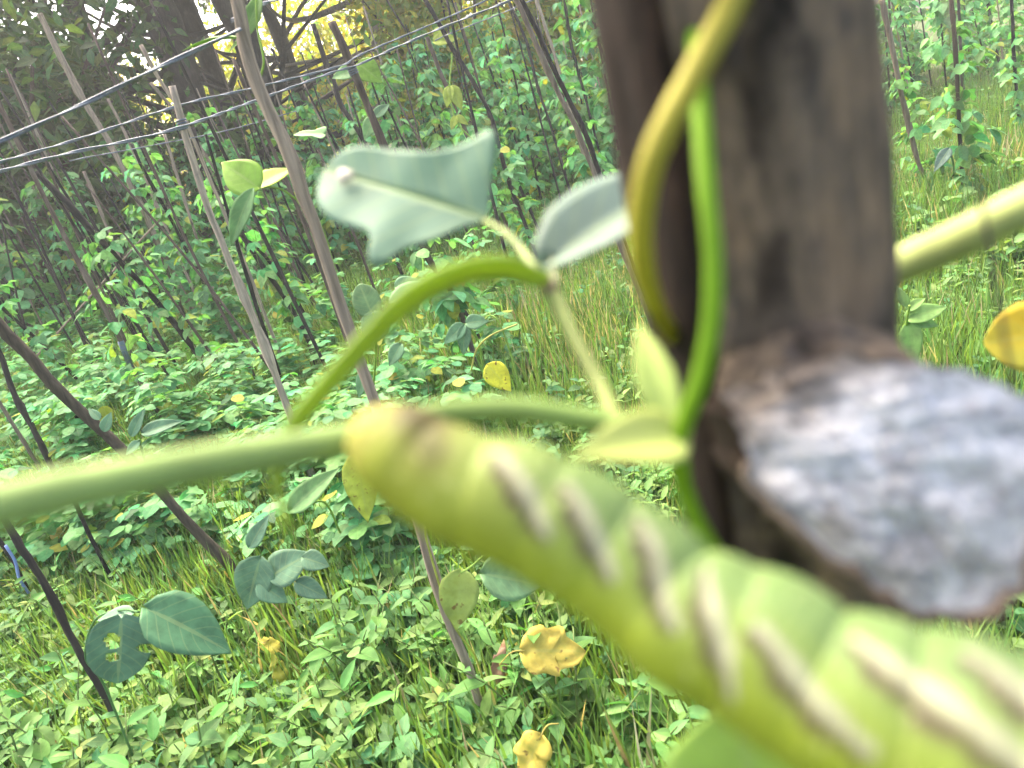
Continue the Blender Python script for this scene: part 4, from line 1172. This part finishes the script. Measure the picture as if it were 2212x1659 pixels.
S = np.array([at(x, y, d) for x, y, d in ((2048, -60, .13), (2058, 80, .125), (2068, 210, .122), (2098, 350, .12), (2128, 480, .118), (2150, 600, .116), (2168, 720, .115), (2188, 830, .115))])
mb = MB(); tube(mb, spline(S, 40), .00038, 6, (.06, .05, .035))
tag(mb.build('dry_tendril', M_stem, None, S[0]), 'thin dark dry tendril hanging down in front of the yellow leaf', 'tendril')

# ------------------------------------------------------------------ the caterpillar
def skin_mat():
    m, nt = mat('caterpillar_skin')
    a = nd(nt, 'ShaderNodeAttribute', attribute_name='tint')
    l = nd(nt, 'ShaderNodeAttribute', attribute_name='lc')
    s = nd(nt, 'ShaderNodeSeparateXYZ'); nt.links.new(l.outputs['Vector'], s.inputs[0])
    tc = nd(nt, 'ShaderNodeTexCoord')
    n1 = noise(nt, tc.outputs['Object'], 900, 3)
    n2 = noise(nt, tc.outputs['Object'], 160, 3)
    col = mix(nt, 1.0, a.outputs['Color'], ramp(nt, n2, [(.3, .86), (.7, 1.12)]), 'MULTIPLY')
    col = mix(nt, ramp(nt, n1, [(.62, 0.0), (.7, .35)]), col, (.6, .62, .3))
    p = nd(nt, 'ShaderNodeBsdfPrincipled', inp={'Roughness': .6, 'Specular IOR Level': .2})
    p.inputs['Subsurface Weight'].default_value = .12
    p.inputs['Subsurface Radius'].default_value = (.003, .004, .001)
    p.inputs['Subsurface Scale'].default_value = .12
    nt.links.new(col, p.inputs['Base Color'])
    wv = math_(nt, 'SINE', math_(nt, 'MULTIPLY', s.outputs[1], 2 * math.pi * 13 * 8))
    b = nd(nt, 'ShaderNodeBump', inp={'Strength': .12, 'Distance': .0002})
    nt.links.new(wv, b.inputs['Height']); nt.links.new(b.outputs[0], p.inputs['Normal'])
    out(nt, p.outputs[0])
    return m
def make_caterpillar():
    ax = [(792, 918, .0800, 52), (815, 938, .0795, 84), (870, 980, .079, 108), (985, 1050, .0775, 121), (1155, 1108, .0755, 138), (1357, 1231, .073, 143), (1478, 1332, .0705, 153), (1620, 1392, .068, 170),
          (1776, 1490, .065, 182), (1995, 1580, .0615, 218), (2250, 1675, .058, 246), (2600, 1800, .056, 255), (2950, 1935, .058, 235), (3200, 2040, .062, 150)]
    ax = [(x, y, d * 1.25, r) for x, y, d, r in ax]
    P = np.array([at(x, y, d) for x, y, d, r in ax]); rad = np.array([r * d / FPX for x, y, d, r in ax])
    n, k = 760, 168
    S0 = spline(np.concatenate([P, rad[:, None]], 1), 1200)
    l = np.r_[0, np.cumsum(np.linalg.norm(np.diff(S0[:, :3], axis=0), axis=1))]
    u = np.linspace(0, l[-1], n)
    S = np.stack([np.interp(u, l, S0[:, c]) for c in range(4)], -1)
    T = nrm(np.gradient(S[:, :3], axis=0))
    dors = nrm(Uc * .78 + Rc * .45 - Fw * .30)              # the back points up, right and a little to the viewer
    D = nrm(dors - T * (T @ dors)[:, None]); E = np.cross(T, D)
    s = np.linspace(0, 1, n)
    a = np.linspace(0, 2 * np.pi, k, endpoint=False)
    # segments: 12 rings, creases between them, deeper on the back
    nseg = 15.5
    ph = (s * nseg) % 1.0
    cre = np.exp(-(np.minimum(ph, 1 - ph) / .11) ** 2)
    bul = np.sin(np.pi * ph)
    r = S[:, 3:4] * (1 + (.052 * bul - .03 * cre)[:, None] * (.22 + .78 * np.clip(np.cos(a)[None], 0, 1) ** 1.5))
    head = np.clip((.045 - s) / .045, 0, 1)
    r = r * (1 - .02 * head[:, None])
    V = S[:, None, :3] + r[..., None] * (D[:, None] * np.cos(a)[None, :, None] + E[:, None] * np.sin(a)[None, :, None])
    e0 = S[0, :3] - T[0] * .0012 + (V[0] - S[0, :3]) * .55; e00 = S[0, :3] - T[0] * .0018 + (V[0] - S[0, :3]) * .02
    e1 = S[-1, :3] + T[-1] * .003 + (V[-1] - S[-1, :3]) * .5; e11 = S[-1, :3] + T[-1] * .004 + (V[-1] - S[-1, :3]) * .02
    G = V
    V = np.concatenate([e00[None], e0[None], V, e1[None], e11[None]])
    m = len(V)
    # colours of the skin: paler back, yellow-green flank and belly
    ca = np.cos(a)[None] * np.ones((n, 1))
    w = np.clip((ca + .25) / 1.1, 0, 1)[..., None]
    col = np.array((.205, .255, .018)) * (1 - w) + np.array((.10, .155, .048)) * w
    front = np.clip((.22 - s) / .16, 0, 1)[:, None, None]
    col = col * (1 - front * .6) + np.array((.21, .22, .018)) * front * .6
    hd = np.clip((.035 - s) / .02, 0, 1)[:, None, None]
    col = col * (1 - hd) + np.array((.25, .24, .04)) * hd
    # shade between head and thorax, put into the skin as a brown smudge
    sm = np.exp(-((s - .062) / .022) ** 2)[:, None] * np.exp(-((a[None] - np.pi + np.pi) % (2 * np.pi) - 0) ** 2 / .5)
    aa = (a + np.pi) % (2 * np.pi) - np.pi
    sm = np.exp(-((s - .065) / .022) ** 2)[:, None] * np.exp(-(aa / .95) ** 2)[None]
    col = col * (1 - .75 * sm[..., None]) + np.array((.10, .085, .02)) * .75 * sm[..., None]
    # oblique side stripes, each white with a purplish brown lower border, on both flanks
    Nn = nrm(G - S[:, None, :3])
    q = proj(G.reshape(-1, 3)).reshape(n, k, 3)
    facing = np.sum(Nn * nrm(CAM - G), -1) > .05
    def find(px, py):
        d = np.hypot(q[..., 0] - px, q[..., 1] - py); d[~facing] = 1e9
        return np.unravel_index(np.argmin(d), d.shape)
    for (x0, y0), (x1, y1) in (((1085, 985), (1178, 1135)), ((1240, 1062), (1318, 1225)), ((1392, 1135), (1446, 1325)), ((1528, 1240), (1580, 1470)), ((1660, 1370), (1850, 1590)), ((1870, 1395), (2195, 1635)), ((2120, 1425), (2560, 1720))):
        i0, j0 = find(x0, y0); i1, j1 = find(x1, y1)
        a0, a1 = aa[j0], aa[j1]
        r0 = S[(i0 + i1) // 2, 3]
        for sg in (1, -1):
            pa, pb = np.array((u[i0], sg * a0 * r0)), np.array((u[i1], sg * a1 * r0))
            X = np.stack(np.broadcast_arrays(u[:, None], (aa * r0)[None]), -1)
            pa, pb = pa + (pa - pb) * .10, pb + (pb - pa) * .14
            d = pb - pa; L = np.linalg.norm(d); d = d / L
            t = np.clip(((X - pa) @ d) / L, 0, 1)
            near = pa + t[..., None] * d * L
            off = X - near
            side = (off[..., 0] * -d[1] + off[..., 1] * d[0])
            # which sign is towards the belly / head
            low = np.array((-d[1], d[0])); low = low * (1 if low[0] < 0 else -1)
            sd = off @ low; ds = np.linalg.norm(off, axis=-1)
            hw = r0 * .12 * (.5 + .5 * np.sin(np.pi * np.clip(t, .04, .96)) ** .7) * (1 + .12 * np.sin(t * 19 + x0) + .08 * np.sin(t * 41))
            white = np.clip(1.25 - ds / hw, 0, 1)[..., None]
            brown = (np.exp(-((sd - hw * 1.75) / (hw * .95)) ** 2) * (np.linalg.norm(off - sd[..., None] * low, axis=-1) < hw * .7) * np.clip(1.3 - t * .45, 0, 1))[..., None]
            col = col * (1 - .95 * brown) + np.array((.045, .02, .022)) * .95 * brown
            col = col * (1 - white * .9) + np.array((.28, .272, .19)) * white * .9
    for (px, py), rr_, kk in (((918, 872), .0030, .95), ((938, 975), .0028, .65), ((925, 925), .0022, .5)):  # deepens the shade behind the head, put into the skin colour
        i0, j0 = find(px, py)
        for jj in (j0, (k - j0) % k):
            gk = (np.exp(-(np.linalg.norm(G - G[i0, jj], axis=-1) / rr_) ** 2) * kk)[..., None]
            col = col * (1 - gk) + np.array((.05, .035, .012)) * gk
    cf = np.concatenate([np.repeat(col[:1], 2, 0), col, np.repeat(col[-1:], 2, 0)])
    i, j = np.meshgrid(np.arange(m - 1), np.arange(k), indexing='ij')
    F = np.stack([i * k + j, i * k + (j + 1) % k, (i + 1) * k + (j + 1) % k, (i + 1) * k + j], -1).reshape(-1, 4)
    lc = np.stack(np.broadcast_arrays((a / 6.2832)[None], np.r_[0, 0, s, 1, 1][:, None], 0.0), -1).reshape(-1, 3)
    mb = MB(); mb.add(V.reshape(-1, 3), F, cf.reshape(-1, 3), lc)
    # short legs under the front and stout prolegs under the middle, on the side turned to the stem
    def leg(si, sgn, L, r_, col_):
        i = int(si * (n - 1)); ang = np.pi + sgn * .38 + .85 * (1 if (E[i] @ Fw) < 0 else -1)
        dv = D[i] * math.cos(ang) + E[i] * math.sin(ang)
        p0 = S[i, :3] + dv * S[i, 3] * .72; p1 = p0 + dv * L * .6 + T[i] * L * .05; p2 = p0 + dv * L
        tube(mb, spline([p0, p1, p2], 8), np.linspace(r_, r_ * .55, 8), 10, col_)
    for si in (.075, .115, .155):
        for sg in (-1, 1): leg(si, sg, .0042, .0010, (.45, .3, .12))
    for si in (.36, .44, .52, .60, .93):
        for sg in (-1, 1): leg(si, sg, .0045, .0021, (.42, .48, .08))
    # tail horn
    i = int(.9 * (n - 1)); p0 = S[i, :3] + D[i] * S[i, 3] * .9
    tube(mb, spline([p0, p0 + D[i] * .004 + T[i] * .001, p0 + D[i] * .007 + T[i] * .005], 12), np.linspace(.0013, .0002, 12), 10, (.42, .42, .1))
    o = mb.build('caterpillar', skin_mat(), None, S[n // 3, :3])
    tag(o, 'fat green caterpillar with oblique white and brown side stripes, out of focus', 'caterpillar')
rng = np.random.default_rng(6)
make_caterpillar()

# ------------------------------------------------------------------ light, sky, camera
sun_el, sun_rot = R(56), R(-30)
sd = np.array((math.sin(sun_rot) * math.cos(sun_el), math.cos(sun_rot) * math.cos(sun_el), math.sin(sun_el)))
ld = bpy.data.lights.new('sun', 'SUN'); ld.energy = .55; ld.angle = R(28); ld.color = (1, .93, .78)
lo = bpy.data.objects.new('sun', ld); C.objects.link(lo)
lo.rotation_euler = Vector(-sd).to_track_quat('-Z', 'Y').to_euler(); lo.location = Vector(sd * 40)
w = bpy.data.worlds.new('World'); sc.world = w; w.use_nodes = True
nt = w.node_tree
bg = nt.nodes['Background']
sky = nt.nodes.new('ShaderNodeTexSky'); sky.sky_type = 'NISHITA'; sky.sun_disc = False
sky.sun_elevation = sun_el; sky.sun_rotation = sun_rot; sky.air_density = .45; sky.dust_density = 5.0; sky.ozone_density = .2
nt.links.new(mix(nt, 1.0, sky.outputs[0], (1.0, .97, .88), 'MULTIPLY'), bg.inputs[0]); bg.inputs[1].default_value = .15

def make_veil_haze():  # added haze volume that imitates the milky veil of the lens
    m, nt = mat('veil_haze_air')
    v = nd(nt, 'ShaderNodeVolumePrincipled', inp={'Density': HAZE, 'Anisotropy': .3})
    v.inputs['Color'].default_value = (.97, 1, .97, 1)
    nt.links.new(v.outputs[0], nd(nt, 'ShaderNodeOutputMaterial').inputs['Volume'])
    x0, x1, y0, y1, z0, z1 = -26, 30, -6, 34, -1.2, 13.5
    V = [(x, y, z) for z in (z0, z1) for x, y in ((x0, y0), (x1, y0), (x1, y1), (x0, y1))]
    mb = MB(); mb.add(V, [(3, 2, 1, 0), (4, 5, 6, 7), (0, 1, 5, 4), (1, 2, 6, 5), (2, 3, 7, 6), (3, 0, 4, 7)])
    tag(mb.build('haze', m), 'thin bright haze volume added in place of lens veil', kind='stuff')
HAZE = .005
make_veil_haze()

cd = bpy.data.cameras.new('camera'); co = bpy.data.objects.new('camera', cd); C.objects.link(co)
cd.sensor_width = 36; cd.lens = 36 * FPX / 2212
cd.clip_start = .004; cd.clip_end = 1000
from mathutils import Matrix
M = Matrix(((Rc[0], Uc[0], -Fw[0], CAM[0]), (Rc[1], Uc[1], -Fw[1], CAM[1]), (Rc[2], Uc[2], -Fw[2], CAM[2]), (0, 0, 0, 1)))
co.matrix_world = M
cd.dof.use_dof = True; cd.dof.focus_distance = 2.6; cd.dof.aperture_fstop = cd.lens / 2.6
sc.camera = co
sc.view_settings.view_transform = 'Standard'; sc.view_settings.look = 'None'
sc.view_settings.exposure = 3.15; sc.view_settings.gamma = 1
sc.render.engine = 'CYCLES'
sc.cycles.use_denoising = True
sc.cycles.max_bounces = 7; sc.cycles.diffuse_bounces = 4; sc.cycles.transmission_bounces = 5; sc.cycles.transparent_max_bounces = 4
sc.cycles.caustics_reflective = False; sc.cycles.caustics_refractive = False
